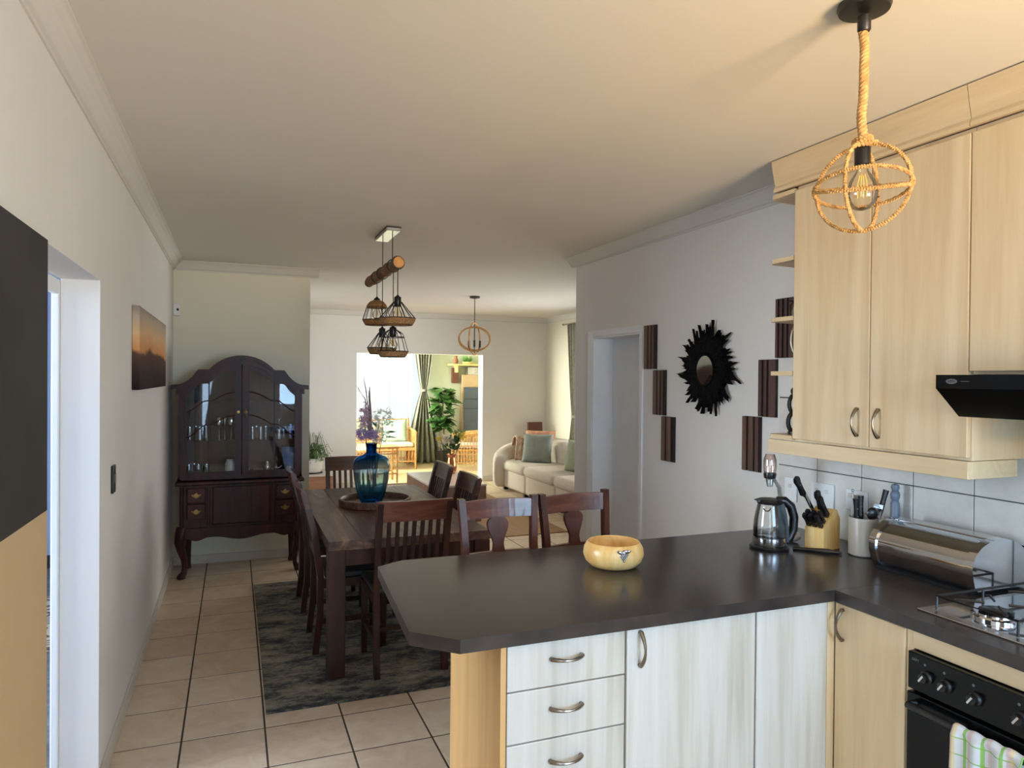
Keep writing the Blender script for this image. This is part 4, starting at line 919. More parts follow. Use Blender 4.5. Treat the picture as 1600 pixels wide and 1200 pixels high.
# ------------------------------------------------------------------ dining area
tag(MB().box(.148, 1.85, 3.51, 5.72, 0, .010).build('dining_rug', 'rug', bevel=.003), 'distressed charcoal and grey rug under the dining table', 'rug')
tb = thing('dining_table', (.912, 4.68, .010), 'heavy dark wooden dining table with thick square legs', 'table')
TX0, TX1, TY0, TY1, TZ = .463, 1.360, 3.775, 5.585, .735
for i in range(5):
    a = TX0+(TX1-TX0)*i/5; b_ = TX0+(TX1-TX0)*(i+1)/5
    MB().box(a+.0002, b_-.0002, TY0, TY1, TZ-.05, TZ).build('plank', 'tabletop', tb, world=True, bevel=.0012, seg=1)
MB().box(TX0+.02, TX1-.02, TY0+.02, TY1-.02, TZ-.055, TZ-.051).build('underside', 'tableleg', tb, world=True)
for xx in (TX0, TX1-.09):
    for yy in (TY0, TY1-.09): MB().box(xx, xx+.09, yy, yy+.09, .010, TZ-.051).build('leg', 'tableleg', tb, world=True, bevel=.004)
MB().box(TX0+.09, TX1-.09, TY0+.03, TY0+.055, TZ-.14, TZ-.055).build('apron', 'tableleg', tb, world=True)
MB().box(TX0+.09, TX1-.09, TY1-.055, TY1-.03, TZ-.14, TZ-.055).build('apron', 'tableleg', tb, world=True)
MB().box(TX0+.03, TX0+.055, TY0+.09, TY1-.09, TZ-.14, TZ-.055).build('apron', 'tableleg', tb, world=True)
MB().box(TX1-.055, TX1-.03, TY0+.09, TY1-.09, TZ-.14, TZ-.055).build('apron', 'tableleg', tb, world=True)

def slat_chair(loc, rz, label):
    # origin: floor, middle of the rear legs; the seat points to +y
    t = thing('dining_chair', loc, label, 'chair', 'slat-back chairs around the dining table', rz=rz)
    W = .185
    for s_ in (-1, 1):
        g = MB(); pts = [(s_*W, -.015, 0), (s_*W, .01, .22), (s_*W, .012, .44), (s_*W, -.025, .70), (s_*W, -.085, .935)]
        g.loft(pts, .032, .036); g.build('leg', 'chairw', t)
        MB().beam((s_*W, .375, 0), (s_*W, .375, .425), .030, .030, .036, .036).build('leg', 'chairw', t, bevel=.002)
        MB().box(s_*W-.011, s_*W+.011, .03, .36, .375, .425).build('seat_rail', 'chairw', t)
        MB().box(s_*W-.010, s_*W+.010, .02, .362, .17, .20).build('stretcher', 'chairw', t)
    MB().box(-W+.016, W-.016, .362, .388, .375, .425).build('seat_rail', 'chairw', t)
    MB().box(-W+.01, W-.01, .18, .20, .175, .197).build('stretcher', 'chairw', t)
    MB().box(-W-.014, W+.014, .035, .405, .428, .462).build('seat', 'seat', t, bevel=.012, seg=3, smooth=True)
    yb = lambda z: -.025-.06*(z-.70)/.235 if z > .7 else .012-.037*(z-.44)/.26
    # top rail, gently curved, following the rake of the posts
    n = 10; g = MB(); rings = []
    for i in range(n+1):
        x_ = -W-.0185+(2*W+.037)*i/n; c = -.018*(1-(2*i/n-1)**2)
        ring = [(x_, yb(z)+c+d, z) for z, d in ((.835, -.012), (.945, -.012), (.945, .012), (.835, .012))]
        rings.append([g.b.verts.new(p) for p in ring])
    for A, B in zip(rings, rings[1:]):
        for k in range(4): g.b.faces.new((A[k], A[(k+1) % 4], B[(k+1) % 4], B[k]))
    g.b.faces.new(rings[0][::-1]); g.b.faces.new(rings[-1]); g.build('top_rail', 'rosew_h', t)
    MB().box(-W+.014, W-.014, yb(.56)-.012, yb(.56)+.012, .545, .590).build('lower_rail', 'chairw', t)
    for i in range(7):
        x_ = -W+.052+(2*W-.104)*i/6; c = -.014*(1-(2*(i+.5)/7-1)**2)
        MB().beam((x_, yb(.585), .585), (x_, yb(.84)+c, .84), .021, .012).build('slat', 'chairw', t)
    return t
slat_chair((.892, 3.725, .010), 0, 'slat-back chair at the near end of the table, its back to the camera')
slat_chair((.455, 4.35, .010), -pi/2, 'slat-back chair on the left side of the table, nearer the camera')
slat_chair((.455, 5.12, .010), -pi/2, 'slat-back chair on the left side of the table, nearer the display cabinet')
slat_chair((1.385, 4.49, .010), pi/2, 'slat-back chair on the right side of the table, nearer the camera')
slat_chair((1.385, 5.12, .010), pi/2, 'slat-back chair on the right side of the table, further back')
slat_chair((.885, 5.73, .010), pi, 'slat-back chair at the far end of the table, behind the blue vase')

def bar_chair(loc, rz, label, wm):
    t = thing('bar_chair', loc, label, 'chair', rz=rz)
    W = .165; yb = lambda z: .0+.05*(z-.66)/.40
    for s_ in (-1, 1):
        g = MB(); pts = [(s_*W, .02, 0), (s_*W, 0, .3), (s_*W, 0, .66), (s_*W, yb(.86), .86), (s_*(W+.012), yb(1.065), 1.065)]
        g.loft(pts, .030, .032); g.build('leg', wm, t)
        MB().beam((s_*W, -.33, 0), (s_*W, -.31, .63), .03, .03, .034, .034).build('leg', wm, t)
        MB().box(s_*W-.01, s_*W+.01, -.31, .0, .58, .63).build('seat_rail', wm, t)
        MB().box(s_*W-.009, s_*W+.009, -.31, .0, .22, .25).build('stretcher', wm, t)
    MB().box(-W, W, -.33, -.30, .58, .63).build('seat_rail', wm, t)
    MB().box(-W, W, -.33, -.31, .30, .33).build('footrest', wm, t)
    MB().box(-W-.02, W+.02, -.345, -.018, .632, .660).build('seat', wm, t, bevel=.008)
    def rail(z0, z1, name, m, bow):
        g = MB(); rings = []; n = 12
        for i in range(n+1):
            u_ = 2*i/n-1; x_ = (W+.004)*u_; c = .022*(1-u_*u_)
            zt = z1+bow*(1-u_*u_)
            rings.append([g.b.verts.new(p) for p in ((x_, yb(z0)+c-.010, z0), (x_, yb(z1)+c-.010, zt), (x_, yb(z1)+c+.010, zt), (x_, yb(z0)+c+.010, z0))])
        for A, B in zip(rings, rings[1:]):
            for k in range(4): g.b.faces.new((A[k], A[(k+1) % 4], B[(k+1) % 4], B[k]))
        g.b.faces.new(rings[0][::-1]); g.b.faces.new(rings[-1]); return g.build(name, m, t)
    rail(.972, 1.050, 'top_rail', 'rosew_h', .004); rail(.785, .825, 'lower_rail', 'rosew_h', 0)
    # vase-shaped splat
    hs = [(.822, .030), (.838, .026), (.86, .024), (.885, .031), (.91, .042), (.93, .049), (.948, .050), (.962, .044), (.973, .030)]
    P_ = [(w_, z) for z, w_ in hs]+[(-w_, z) for z, w_ in hs[::-1]]
    g = MB(); g.prism(P_, 1, -.009, .009)
    for v in g.b.verts: v.co.y += yb(v.co.z)+.020
    g.build('splat', 'rosew', t)
    return t
bar_chair((1.112, 2.93, 0), .03, 'carved bar chair with vase-shaped splat, left of the two behind the peninsula', 'rosew')
bar_chair((1.508, 2.955, 0), .10, 'carved bar chair with vase-shaped splat, right of the two, behind the bowl', 'rosew')

# tray and vase
ty = thing('round_tray', (.895, 4.80, .7365), 'round dark wooden tray under the blue vase', 'tray')
MB().lathe([(0, 0), (.232, 0), (.24, .004), (.242, .044), (.238, .048), (.228, .048), (.224, .044), (.222, .012), (0, .011)], n=48).build('body', 'tabletop', ty, smooth=True)
MB().box(-.035, .0, -.243, -.238, .010, .040, Matrix.Rotation(0, 4, 'Z')).build('metal_clasp', 'brass', ty, bevel=.001)
vs = thing('glass_vase', (.868, 4.79, .7485), 'large ombre blue glass vase standing on the round tray', 'vase')
vs.location.z = .749
MB().lathe([(0, 0), (.058, 0), (.072, .006), (.086, .04), (.103, .10), (.115, .16), (.121, .22), (.122, .265), (.114, .295), (.092, .315), (.058, .327), (.040, .336), (.035, .348), (.035, .395), (.041, .404),
            (.038, .404), (.031, .395), (.031, .35), (.038, .333), (.088, .311), (.109, .292), (.117, .265), (.116, .22), (.110, .16), (.098, .10), (.081, .04), (.068, .012), (0, .010)], n=48).build('vase_body', 'bluevase', vs, smooth=True)
M['water'] = glass('pale_water', (.80, .92, .96), .10)
MB().lathe([(0, .014), (.065, .016), (.080, .04), (.098, .11), (.110, .18), (.112, .215), (0, .215)], n=40).build('water', 'water', vs, smooth=True)
fr = random.Random(3)
def flower_bunch(name, loc, label, parts):
    t = thing(name, loc, label, 'flowers')
    for pn, fn in parts:
        fn(pn, t)
    return t
def stems(m, ends, r=.0022, base=(0, 0, 0)):
    def fn(pn, t):
        g = MB()
        for e in ends:
            b0 = Vector(base)+Vector((fr.uniform(-.012, .012), fr.uniform(-.012, .012), 0)); e = Vector(e); mid = b0.lerp(e, .5)+Vector((fr.uniform(-.01, .01), 0, 0))
            g.tube([b0, mid, e], r, 5)
        g.build(pn, m, t, smooth=True)
    return fn
def cluster(m, c, rad, n, size, sc_=(1, 1, 1)):
    def fn(pn, t):
        g = MB()
        for _ in range(n):
            v = Vector((fr.gauss(0, 1), fr.gauss(0, 1), fr.gauss(0, 1))).normalized()*fr.uniform(.45, 1)
            p = Vector(c)+Vector((v.x*rad[0], v.y*rad[1], v.z*rad[2])); k = size*fr.uniform(.6, 1.2)
            # five-petalled floret: small star of bent quads
            q = Matrix.Rotation(fr.uniform(0, 6.3), 3, 'Z') @ Matrix.Rotation(fr.uniform(-1.2, 1.2), 3, 'X')
            cc = g.b.verts.new(p)
            for i in range(5):
                a = 2*pi*i/5
                r1 = [g.b.verts.new(p+q @ Vector((k*.6*cos(a-.4), k*.6*sin(a-.4), k*.2))), g.b.verts.new(p+q @ Vector((k*cos(a), k*sin(a), k*.1))), g.b.verts.new(p+q @ Vector((k*.6*cos(a+.4), k*.6*sin(a+.4), k*.2)))]
                g.b.faces.new((cc, r1[0], r1[1], r1[2]))
        g.build(pn, m, t)
    return fn
def leafmesh(L=1, W=.5, bend=.15, n=5, fold=.08, m='leafg'):
    g = MB(); A, B, C_ = [], [], []
    for i in range(n+1):
        t = i/n; wd = W/2*(sin(pi*t**.8)**.8 if 0 < i < n else .02); z = -bend*t*t
        A.append(g.b.verts.new((-wd, t*L, z+fold*wd*2))); B.append(g.b.verts.new((0, t*L, z))); C_.append(g.b.verts.new((wd, t*L, z+fold*wd*2)))
    for i in range(n):
        g.b.faces.new((A[i], B[i], B[i+1], A[i+1])); g.b.faces.new((B[i], C_[i], C_[i+1], B[i+1]))
    me = bpy.data.meshes.new('leaf'); g.b.to_mesh(me); me.materials.append(M[m])
    for p in me.polygons: p.use_smooth = True
    return me
def leaves(me, items):
    def fn(pn, t):
        for loc, rot, s_ in items: inst(me, pn, t, loc, rot, (s_, s_, s_))
    return fn
lm = leafmesh()
flower_bunch('flower_arrangement', (.868, 4.79, .770), 'lilac spikes, dried twigs and white filler flowers in the blue vase', [
    ('stem', stems('gstem', [(-.05, 0, .56), (-.04, .01, .50), (.05, 0, .52), (.08, 0, .46), (.02, 0, .45), (-.02, .02, .44), (.07, .02, .40)])),
    ('dried_twig', lambda pn, t: (MB().tube([(-.02, 0, .45), (-.035, 0, .60), (-.045, 0, .68), (-.085, 0, .74), (-.105, 0, .775)], [.006, .005, .004, .003, .002], 6).build(pn, 'stem', t, smooth=True),
                                  MB().tube([(-.01, 0, .45), (-.025, 0, .62), (-.04, 0, .74), (-.060, 0, .835)], [.006, .005, .004, .002], 6).build(pn, 'stem', t, smooth=True),
                                  MB().tube([(-.005, 0, .45), (-.010, 0, .60), (-.018, 0, .70), (-.016, 0, .765)], [.009, .009, .008, .003], 6).build(pn, 'stem', t, smooth=True))),
    ('mauve_flower_spike', cluster('pinkp', (-.055, -.01, .56), (.036, .03, .11), 110, .020)),
    ('lilac_flower', cluster('lilac', (-.065, -.02, .44), (.045, .03, .045), 70, .022)),
    ('lilac_flower', cluster('lilac', (.00, -.04, .44), (.045, .03, .035), 70, .020)),
    ('white_filler_flower', cluster('whitefl', (.075, 0, .55), (.095, .06, .085), 210, .014)),
    ('white_filler_flower', cluster('whitefl', (.05, -.03, .43), (.08, .05, .06), 120, .014)),
    ('leaf', leaves(lm, [((-.03, 0, .44), (.3, .2, .6), .07), ((-.01, -.01, .46), (.6, 0, -.3), .07), ((.10, 0, .45), (.2, .3, -1.2), .08), ((.09, -.02, .42), (.1, .2, -1.6), .08),
                         ((0, -.02, .43), (.9, 0, 0), .06), ((.03, 0, .49), (.7, .2, .4), .07)]))])

# ------------------------------------------------------------------ display cabinet
dc = thing('display_cabinet', (.06, 6.08, 0), 'dark mahogany display cabinet with arched glazed doors on curved legs', 'display cabinet')
# local: x centre 0, front plane y 0, back y .40
def curve_top(x_):
    x_ = abs(x_)
    if x_ <= .245: return 1.765-(.318-(.318**2-x_*x_)**.5)
    if x_ <= .325: return 1.650
    t = min(1, (x_-.325)/.19); return 1.650-.123*(1-(1-t)**2.6)
xs = [-.515+1.03*i/100 for i in range(101)]
zt = [curve_top(x_) for x_ in xs]
# crown moulding in two steps
MB().strip(xs, zt, [z-.034 for z in zt], -.030, .36).build('crown_moulding', 'mahog', dc)
x2 = [-.482+.964*i/100 for i in range(101)]; z2 = [curve_top(x_)-.030 for x_ in x2]
MB().strip(x2, z2, [z-.045 for z in z2], -.016, .36).build('crown_frieze', 'mahog', dc)
zb = .775
# carcass sides, back, floor, shelves
x3 = [-.465+.93*i/90 for i in range(91)]
MB().strip(x3, [curve_top(x_)-.074 for x_ in x3], [zb]*91, .350, .362).build('back_panel', 'mahog', dc)
for s_ in (-1, 1): MB().box(min(s_*.445, s_*.465), max(s_*.445, s_*.465), .0, .36, zb, 1.47).build('side_panel', 'mahog', dc)
MB().box(-.465, .465, 0, .36, zb, zb+.03).build('bottom_board', 'mahog', dc)
for zz in (1.075, 1.385): MB().box(-.444, .444, .04, .345, zz, zz+.008).build('glass_shelf', 'pane', dc)
DG = {}
for s_ in (-1, 1):
    d = MB()
    a0, a1 = (.004, .452)
    X_ = [s_*(a0+(a1-a0)*i/40) for i in range(41)]
    if s_ < 0: X_ = X_[::-1]
    zo = [curve_top(x_)-.072 for x_ in X_]; zi = [z-.042 for z in zo]
    d.strip(X_, zo, zi, -.004, .018)
    d.box(min(s_*a0, s_*(a0+.048)), max(s_*a0, s_*(a0+.048)), -.0032, .0172, zb+.062, 1.66)
    d.box(min(s_*(a1-.045), s_*a1), max(s_*(a1-.045), s_*a1), -.0032, .0172, zb+.062, 1.44)
    d.box(min(s_*a0, s_*a1), max(s_*a0, s_*a1), -.004, .018, zb+.012, zb+.062)
    door = d.build('door', 'mahog' if s_ > 0 else 'rosew_d' if 'rosew_d' in M else 'mahog', dc)
    gx = [x_ for x_ in X_ if a0+.04 < abs(x_) < a1-.03]
    MB().strip(gx, [curve_top(x_)-.11 for x_ in gx], [zb+.06]*len(gx), .006, .009).build('pane', 'pane', door)
    # curved glazing bars: two S-curves and a straight bar
    def sc(x_, z_off, amp):
        u_ = (abs(x_)-.05)/(.41-.05)
        t = 1-u_
        base = amp*(.5-.5*cos(pi*min(1, max(0, (t-.0)/.42))))*.55 if t < .42 else (amp*.55 if t < .52 else amp*(.55+.45*sin(pi/2*(t-.52)/.48)))
        return z_off+base
    nb = 40
    for z_off, amp in ((1.315, .155), (1.115, .17)):
        pts = [(s_*(.05+.36*i/nb), .002, sc(.05+.36*i/nb, z_off-.0, amp)) for i in range(nb+1)]
        if z_off < 1.2: pts = [p for p in pts if True]
        MB().tube(pts, .0055, 6).build('glazing_bar', 'mahog', door, smooth=True)
    MB().box(s_*.245-.005, s_*.245+.005, -.004, .012, zb+.06, 1.545).build('glazing_bar', 'mahog', door)
    MB().lathe([(.012, -.0), (.011, -.004), (0, -.005)], (s_*.028, -.004, 1.31), 12, axis=1).build('escutcheon', 'brass', door)
    if s_ > 0:
        MB().tube([(s_*.028, -.008, 1.335), (s_*.028, -.016, 1.30), (s_*.028, -.012, 1.262)], [.004, .006, .003], 8).build('handle', 'brass', door, smooth=True)
# base unit
MB().box(-.485, .485, -.035, .375, .735, .765).build('waist_moulding', 'mahog', dc, bevel=.010, seg=3)
MB().box(-.455, .455, -.010, .36, .335, .735).build('lower_body', 'mahog', dc, bevel=.003)
for s_ in (-1, 1):
    xa, xb = sorted((s_*.40, s_*.265))
    for z0, z1 in ((.60, .715), (.47, .59)):
        dr = MB().box(xa, xb, -.040, -.010, z0, z1).build('drawer', 'mahog', dc, bevel=.006)
        xm = (xa+xb)/2; zm = (z0+z1)/2
        MB().prism([(xm-.036, zm+.012), (xm-.018, zm+.006), (xm-.006, zm+.020), (xm, zm+.024), (xm+.006, zm+.020), (xm+.018, zm+.006), (xm+.036, zm+.012), (xm+.028, zm-.004), (xm+.012, zm-.012), (xm, zm-.022), (xm-.012, zm-.012), (xm-.028, zm-.004)], 1, -.043, -.040).build('backplate', 'brass', dr)
        MB().tube([(xm-.024, -.044, zm+.004), (xm-.018, -.056, zm-.008), (xm, -.060, zm-.014), (xm+.018, -.056, zm-.008), (xm+.024, -.044, zm+.004)], .0028, 6).build('bail_pull', 'brass', dr, smooth=True)
    MB().lathe([(.011, .345), (.013, .40), (.011, .42), (.013, .56), (.011, .60), (.013, .725)], (s_*.435, -.012, 0), 12).build('corner_column', 'mahog', dc, smooth=True)
    MB().box(s_*.243-.010, s_*.243+.010, -.028, -.010, .34, .73).build('pilaster', 'mahog', dc, bevel=.004)
MB().box(-.215, .215, -.024, -.010, .42, .72).build('centre_panel', 'mahog', dc, bevel=.008)
MB().strip([-.455+.91*i/60 for i in range(61)], [.40]*61, [.325-.030*(1 if abs(x_) < .2 else 0)*(.5+.5*cos(pi*x_/.2))-.025*(.5-.5*cos(2*pi*(abs(x_)-.24)/.18) if .24 < abs(x_) < .42 else 0) for x_ in [-.455+.91*i/60 for i in range(61)]], -.03, -.005).build('scalloped_apron', 'mahog', dc)
def cab_leg(x_, y_, ox, oy):
    g = MB(); pts = []; rr = []
    for t, o_, r_ in ((0, 0, .052), (.12, .012, .050), (.28, .022, .044), (.45, .014, .032), (.62, -.004, .024), (.80, -.010, .020), (.90, -.002, .022), (.955, .012, .030), (.985, .016, .034), (1, .016, .030)):
        pts.append((x_+ox*o_, y_+oy*o_, .40-.395*t)); rr.append(r_)
    return g.tube(pts, rr, 14).build('leg', 'mahog', dc, smooth=True)
cab_leg(-.425, .02, -1, -.8); cab_leg(.425, .02, 1, -.8)
cab_leg(-.41, .33, -.3, .2); cab_leg(.41, .33, .3, .2)
# glassware
X0, Y0 = .06, 6.08
def gl(kind):
    P_ = {'tumbler': [(0, 0), (.026, 0), (.032, .09), (.030, .09), (.025, .006), (0, .006)],
          'short_tumbler': [(0, 0), (.030, 0), (.036, .07), (.034, .07), (.029, .006), (0, .006)],
          'wine_glass': [(0, 0), (.030, 0), (.030, .003), (.005, .008), (.004, .08), (.012, .09), (.032, .11), (.036, .14), (.030, .17), (.028, .17), (.034, .14), (.030, .112), (0, .092)],
          'stemmed_glass': [(0, .0), (.030, .0), (.028, .07), (.008, .085), (.004, .09), (.004, .145), (.026, .15), (.026, .153), (0, .153)],
          'glass_jar': [(0, 0), (.04, 0), (.044, .02), (.044, .09), (.034, .105), (.034, .12), (.032, .12), (.032, .104), (.042, .09), (.042, .008), (0, .006)]}[kind]
    return MB().lathe(P_, n=20)
gm = {}
def glassthing(kind, x_, y_, z_, label, grp, cat='glass', m='glassware', s_=1):
    if (kind, m) not in gm:
        o = gl(kind).build(kind, m, None, smooth=True, keep=True); gm[(kind, m)] = o.data
    else:
        o = bpy.data.objects.new(kind, gm[(kind, m)]); COL.objects.link(o)
    o.location = (X0+x_, Y0+y_, z_); o.scale = (s_, s_, s_); tag(o, label, cat, grp); return o
za, zc = 1.0835, .8055
Q4 = ('front left', 'front right', 'rear left', 'rear right'); Q3 = ('front left', 'front right', 'rear'); Q5 = ('front left', 'front middle', 'rear', 'front right')
for i, (x_, y_) in enumerate([(-.385, .10), (-.31, .10), (-.345, .20), (-.27, .22)]): glassthing('tumbler', x_, y_, za, 'tall clear tumbler at the left end of the cabinet middle shelf, %s' % Q4[i], 'tall tumblers at the left of the middle shelf', s_=1.15)
for i, (x_, y_) in enumerate([(-.17, .10), (-.08, .10), (-.13, .22)]): glassthing('wine_glass', x_, y_, za, 'clear wine glass on the middle shelf behind the left door, %s' % Q3[i], 'wine glasses behind the left door', s_=1.05)
for i, (x_, y_) in enumerate([(.085, .10), (.15, .10), (.12, .22), (.19, .2)]): glassthing('tumbler', x_, y_, za, 'clear tumbler on the middle shelf right of the door join, %s' % Q4[i], 'tumblers right of the door join', s_=1.05)
glassthing('stemmed_glass', .29, .10, za, 'upturned stemmed glass on the middle shelf behind the right door', None, s_=1.1)
glassthing('short_tumbler', .335, .22, za, 'squat clear tumbler behind the upturned stemmed glass', None)
M['blueglass'] = glass('blue_tinted_glass', (.45, .6, .95), .3, .08)
glassthing('tumbler', .385, .10, za, 'blue-tinted tumbler at the right end of the middle shelf', None, m='blueglass', s_=1.25)
for i, (x_, y_) in enumerate([(-.39, .10), (-.32, .10), (-.355, .20), (-.26, .12)]): glassthing('short_tumbler', x_, y_, zc, 'short clear tumbler at the bottom left of the cabinet, %s' % Q5[i], 'short tumblers at the bottom left', s_=1.1)
M['mintglass'] = mat('pale_mint_china', rgb(190, 205, 196), .25, var=.05)
glassthing('glass_jar', -.085, .10, zc, 'white and green china jar on the cabinet floor behind the left door', None, 'jar', 'mintglass', .95)
glassthing('short_tumbler', .075, .10, zc, 'tiny clear glass on the cabinet floor beside the door join', None, s_=.6)
glassthing('glass_jar', .20, .12, zc, 'slim clear glass jar on the cabinet floor behind the right door', None, 'jar', s_=.75)
jg = thing('glass_jug', (X0+.37, Y0+.11, zc), 'pale blue glass jug at the bottom right of the cabinet', 'jug')
M['pbglass'] = mat('frosted_blue_glass', rgb(120, 150, 190), .2, c2=rgb(80, 110, 160), nscale=10)
MB().lathe([(0, 0), (.030, 0), (.036, .02), (.058, .16), (.062, .20), (.058, .20), (.054, .16), (.032, .02), (0, .008)], n=24).build('body', 'pbglass', jg, smooth=True)
MB().tube([(.05, 0, .17), (.072, 0, .16), (.075, 0, .11), (.045, 0, .07)], .005, 6).build('handle', 'pbglass', jg, smooth=True)
sn = thing('glass_figurine', (X0+.27, Y0+.09, zc), 'small glittering glass figure beside the blue jug', 'ornament')
MB().lathe([(0, 0), (.03, 0), (.02, .01), (.006, .03), (.006, .09), (.014, .10), (.004, .13), (0, .13)], n=14).build('stem', 'glassware', sn, smooth=True)
MB().tube([(-.04, 0, .02), (-.015, 0, .035), (.02, 0, .03), (.045, 0, .05)], [.008, .012, .012, .006], 8).build('body', 'chrome', sn, smooth=True)

# ------------------------------------------------------------------ living room
tag(MB().box(1.35, 3.25, 6.62, 9.15, 0, .010).build('jute_rug', 'juterug', bevel=.003), 'beige braided jute rug under the coffee table', 'rug')
ct = thing('coffee_table', (2.30, 7.95, .010), 'low brown slab coffee table with a pale top', 'coffee table')
MB().box(1.985, 2.60, 7.35, 8.55, .13, .408).build('body', 'coffeeside', ct, world=True, bevel=.004)
MB().box(1.98, 2.605, 7.345, 8.555, .409, .43).build('top', 'coffeetop', ct, world=True, bevel=.003)
for xx in (2.03, 2.51):
    for yy in (7.40, 8.45): MB().box(xx, xx+.05, yy, yy+.05, .010, .13).build('leg', 'coffeeside', ct, world=True)
cv = thing('copper_vase', (2.47, 8.27, .4305), 'crinkled copper vase on the coffee table', 'vase')
MB().lathe([(0, 0), (.045, 0), (.062, .04), (.066, .09), (.055, .16), (.05, .20), (.06, .24), (.057, .24), (.047, .20), (.052, .16), (.06, .09), (.05, .02), (0, .012)], n=14).build('body', 'copper', cv)
lmw = leafmesh(1, .85, .25, 6, .05)
lmd = leafmesh(1, .35, .2, m='leafg'); lmf = leafmesh(1, .4, .25, m='fern')
fr.seed(11)
flower_bunch('mixed_bouquet', (2.47, 8.27, .50), 'yellow and cream bouquet in the copper vase', [
    ('stem', stems('gstem', [(fr.uniform(-.16, .16), fr.uniform(-.05, .05), fr.uniform(.25, .42)) for _ in range(9)], .003)),
    ('leaf', leaves(lmd, [((fr.uniform(-.08, .08), fr.uniform(-.04, .04), fr.uniform(.18, .34)), (fr.uniform(.2, 1.3), 0, fr.uniform(0, 6.3)), fr.uniform(.10, .17)) for _ in range(34)])),
    ('cream_flower', cluster('creamfl', (-.06, -.05, .36), (.09, .04, .06), 60, .028)),
    ('yellow_flower', cluster('yellowfl', (-.17, -.02, .36), (.035, .03, .035), 26, .022)),
    ('yellow_flower', cluster('yellowfl', (.13, -.03, .38), (.05, .03, .05), 34, .022)),
    ('green_filler', cluster('fern', (.10, 0, .42), (.10, .05, .06), 90, .022))])
# sofa: three modules along the right wall with a rounded far arm
sf = thing('sofa', (4.05, 8.2, 0), 'oatmeal modular sofa with a rounded arm along the living room right wall', 'sofa')
def rbox(x0, x1, y0, y1, z0, z1, r, name, m='boucle'):
    return MB().box(x0, x1, y0, y1, z0, z1).build(name, m, sf, world=True, bevel=r, seg=5, smooth=2)
ym = [9.62, 8.66, 7.72, 6.78, 5.84]
for i in range(4):
    y1, y0 = ym[i], ym[i+1]
    rbox(3.60, 4.56, y0+.004, y1-.004, .045, .33, .045, 'seat_base'); rbox(3.56, 4.30, y0+.006, y1-.006, .29, .435, .065, 'seat_cushion')
    rbox(4.16, 4.54, y0+.006, y1-.006, .30, .73, .12, 'backrest')
    for yy in (y0+.1, y1-.1): MB().box(3.63, 3.69, yy-.03, yy+.03, 0, .045).build('foot', 'blackplastic', sf, world=True)
# rounded arm wrapping the far end
g = MB(); n = 14; rings = []
for i in range(n+1):
    t = i/n; a = pi/2*t*1.05
    cx, cy = 4.33-.66*sin(a)*1.0, 9.50+.30*cos(a*.9)-.30+.20*(1-t)
    cx = 4.33-.76*sin(a); cy = 9.42+.34*cos(a)
    ax_ = Vector((-cos(a)*.33*0-sin(a), cos(a), 0)); ztop = .73-.25*t**1.25
    nrm = Vector((-sin(a), cos(a), 0)).normalized(); w2 = .13
    ring = []
    for k in range(16):
        b_ = 2*pi*k/16; u_ = w2*(1 if cos(b_) > 0 else -1)*abs(cos(b_))**.5; v_ = (1 if sin(b_) > 0 else -1)*abs(sin(b_))**.5
        ring.append(g.b.verts.new((cx+nrm.x*u_, cy+nrm.y*u_, (.05+ztop)/2+(ztop-.05)/2*v_)))
    rings.append(ring)
for A, B in zip(rings, rings[1:]):
    for k in range(16): g.b.faces.new((A[k], A[(k+1) % 16], B[(k+1) % 16], B[k]))
g.b.faces.new(rings[0][::-1]); g.b.faces.new(rings[-1]); g.build('rounded_arm', 'boucle', sf, world=True, smooth=2)
def pillow(name, loc, w_, h_, d_, rot, m, label, grp=None):
    g = MB(); n = 16
    for sgn in (1, -1):
        def f(a, b_, sgn=sgn):
            u_, v_ = 2*a-1, 2*b_-1; e = (1-abs(u_)**3.0)*(1-abs(v_)**3.0)
            pin = 1-.06*(1-abs(v_)**2)*abs(u_)**2; pin2 = 1-.06*(1-abs(u_)**2)*abs(v_)**2
            return (w_/2*u_*pin, sgn*d_/2*max(0, e)**.55, h_/2*v_*pin2)
        g.grid(f, n, n)
    bmesh.ops.remove_doubles(g.b, verts=g.b.verts[:], dist=.0005)
    o = g.build(name, m, smooth=2, keep=True); o.location = loc; o.rotation_euler = rot
    return tag(o, label, 'cushion', grp)
pillow('cushion', (3.93, 9.00, .625), .44, .42, .16, (-.25, 0, -.75), 'velvet', 'grey-green velvet cushion at the far end of the sofa')
pillow('cushion', (4.02, 7.92, .62), .44, .42, .16, (-.2, 0, -1.25), 'velvet2', 'olive-sage cushion on the sofa, nearer the camera')
pillow('cushion', (4.10, 9.28, .68), .44, .36, .14, (-.25, 0, -.5), 'peach', 'peach patterned cushion behind the grey-green one')
g = MB()
def thr(u_, v_):
    # falls over the inner side of the arm
    a = v_; x_ = 3.78+.26*u_-.03*a
    if a < .25: y_, z_ = 9.60-.10*(a/.25)*0+.10*(1-a/.25)-.02, .50+.24*(a/.25)
    elif a < .4: y_, z_ = 9.58-.14*(a-.25)/.15, .74+.02*sin((a-.25)/.15*pi)
    else: y_, z_ = 9.44-.12*(a-.4)/.6, .74-.31*(a-.4)/.6
    return (x_+.02*sin(a*5), y_-.015*sin(u_*22+a*3), z_+.01*sin(u_*9))
g.grid(thr, 26, 26)
tag(g.build('throw_blanket', 'throw', smooth=2, solid=.01), 'cream fringed throw over the far arm of the sofa', 'blanket')
bk = thing('leather_chair', (4.38, 10.12, 0), 'dark brown leather-backed chair in the corner behind the sofa', 'chair')
MB().box(-.125, .125, -.02, .03, .45, .92, Matrix.Rotation(-.1, 4, 'X')).build('backrest', 'leather', bk, bevel=.012, seg=3)
MB().box(-.16, .16, -.32, .03, .40, .46).build('seat', 'leather', bk, bevel=.012)
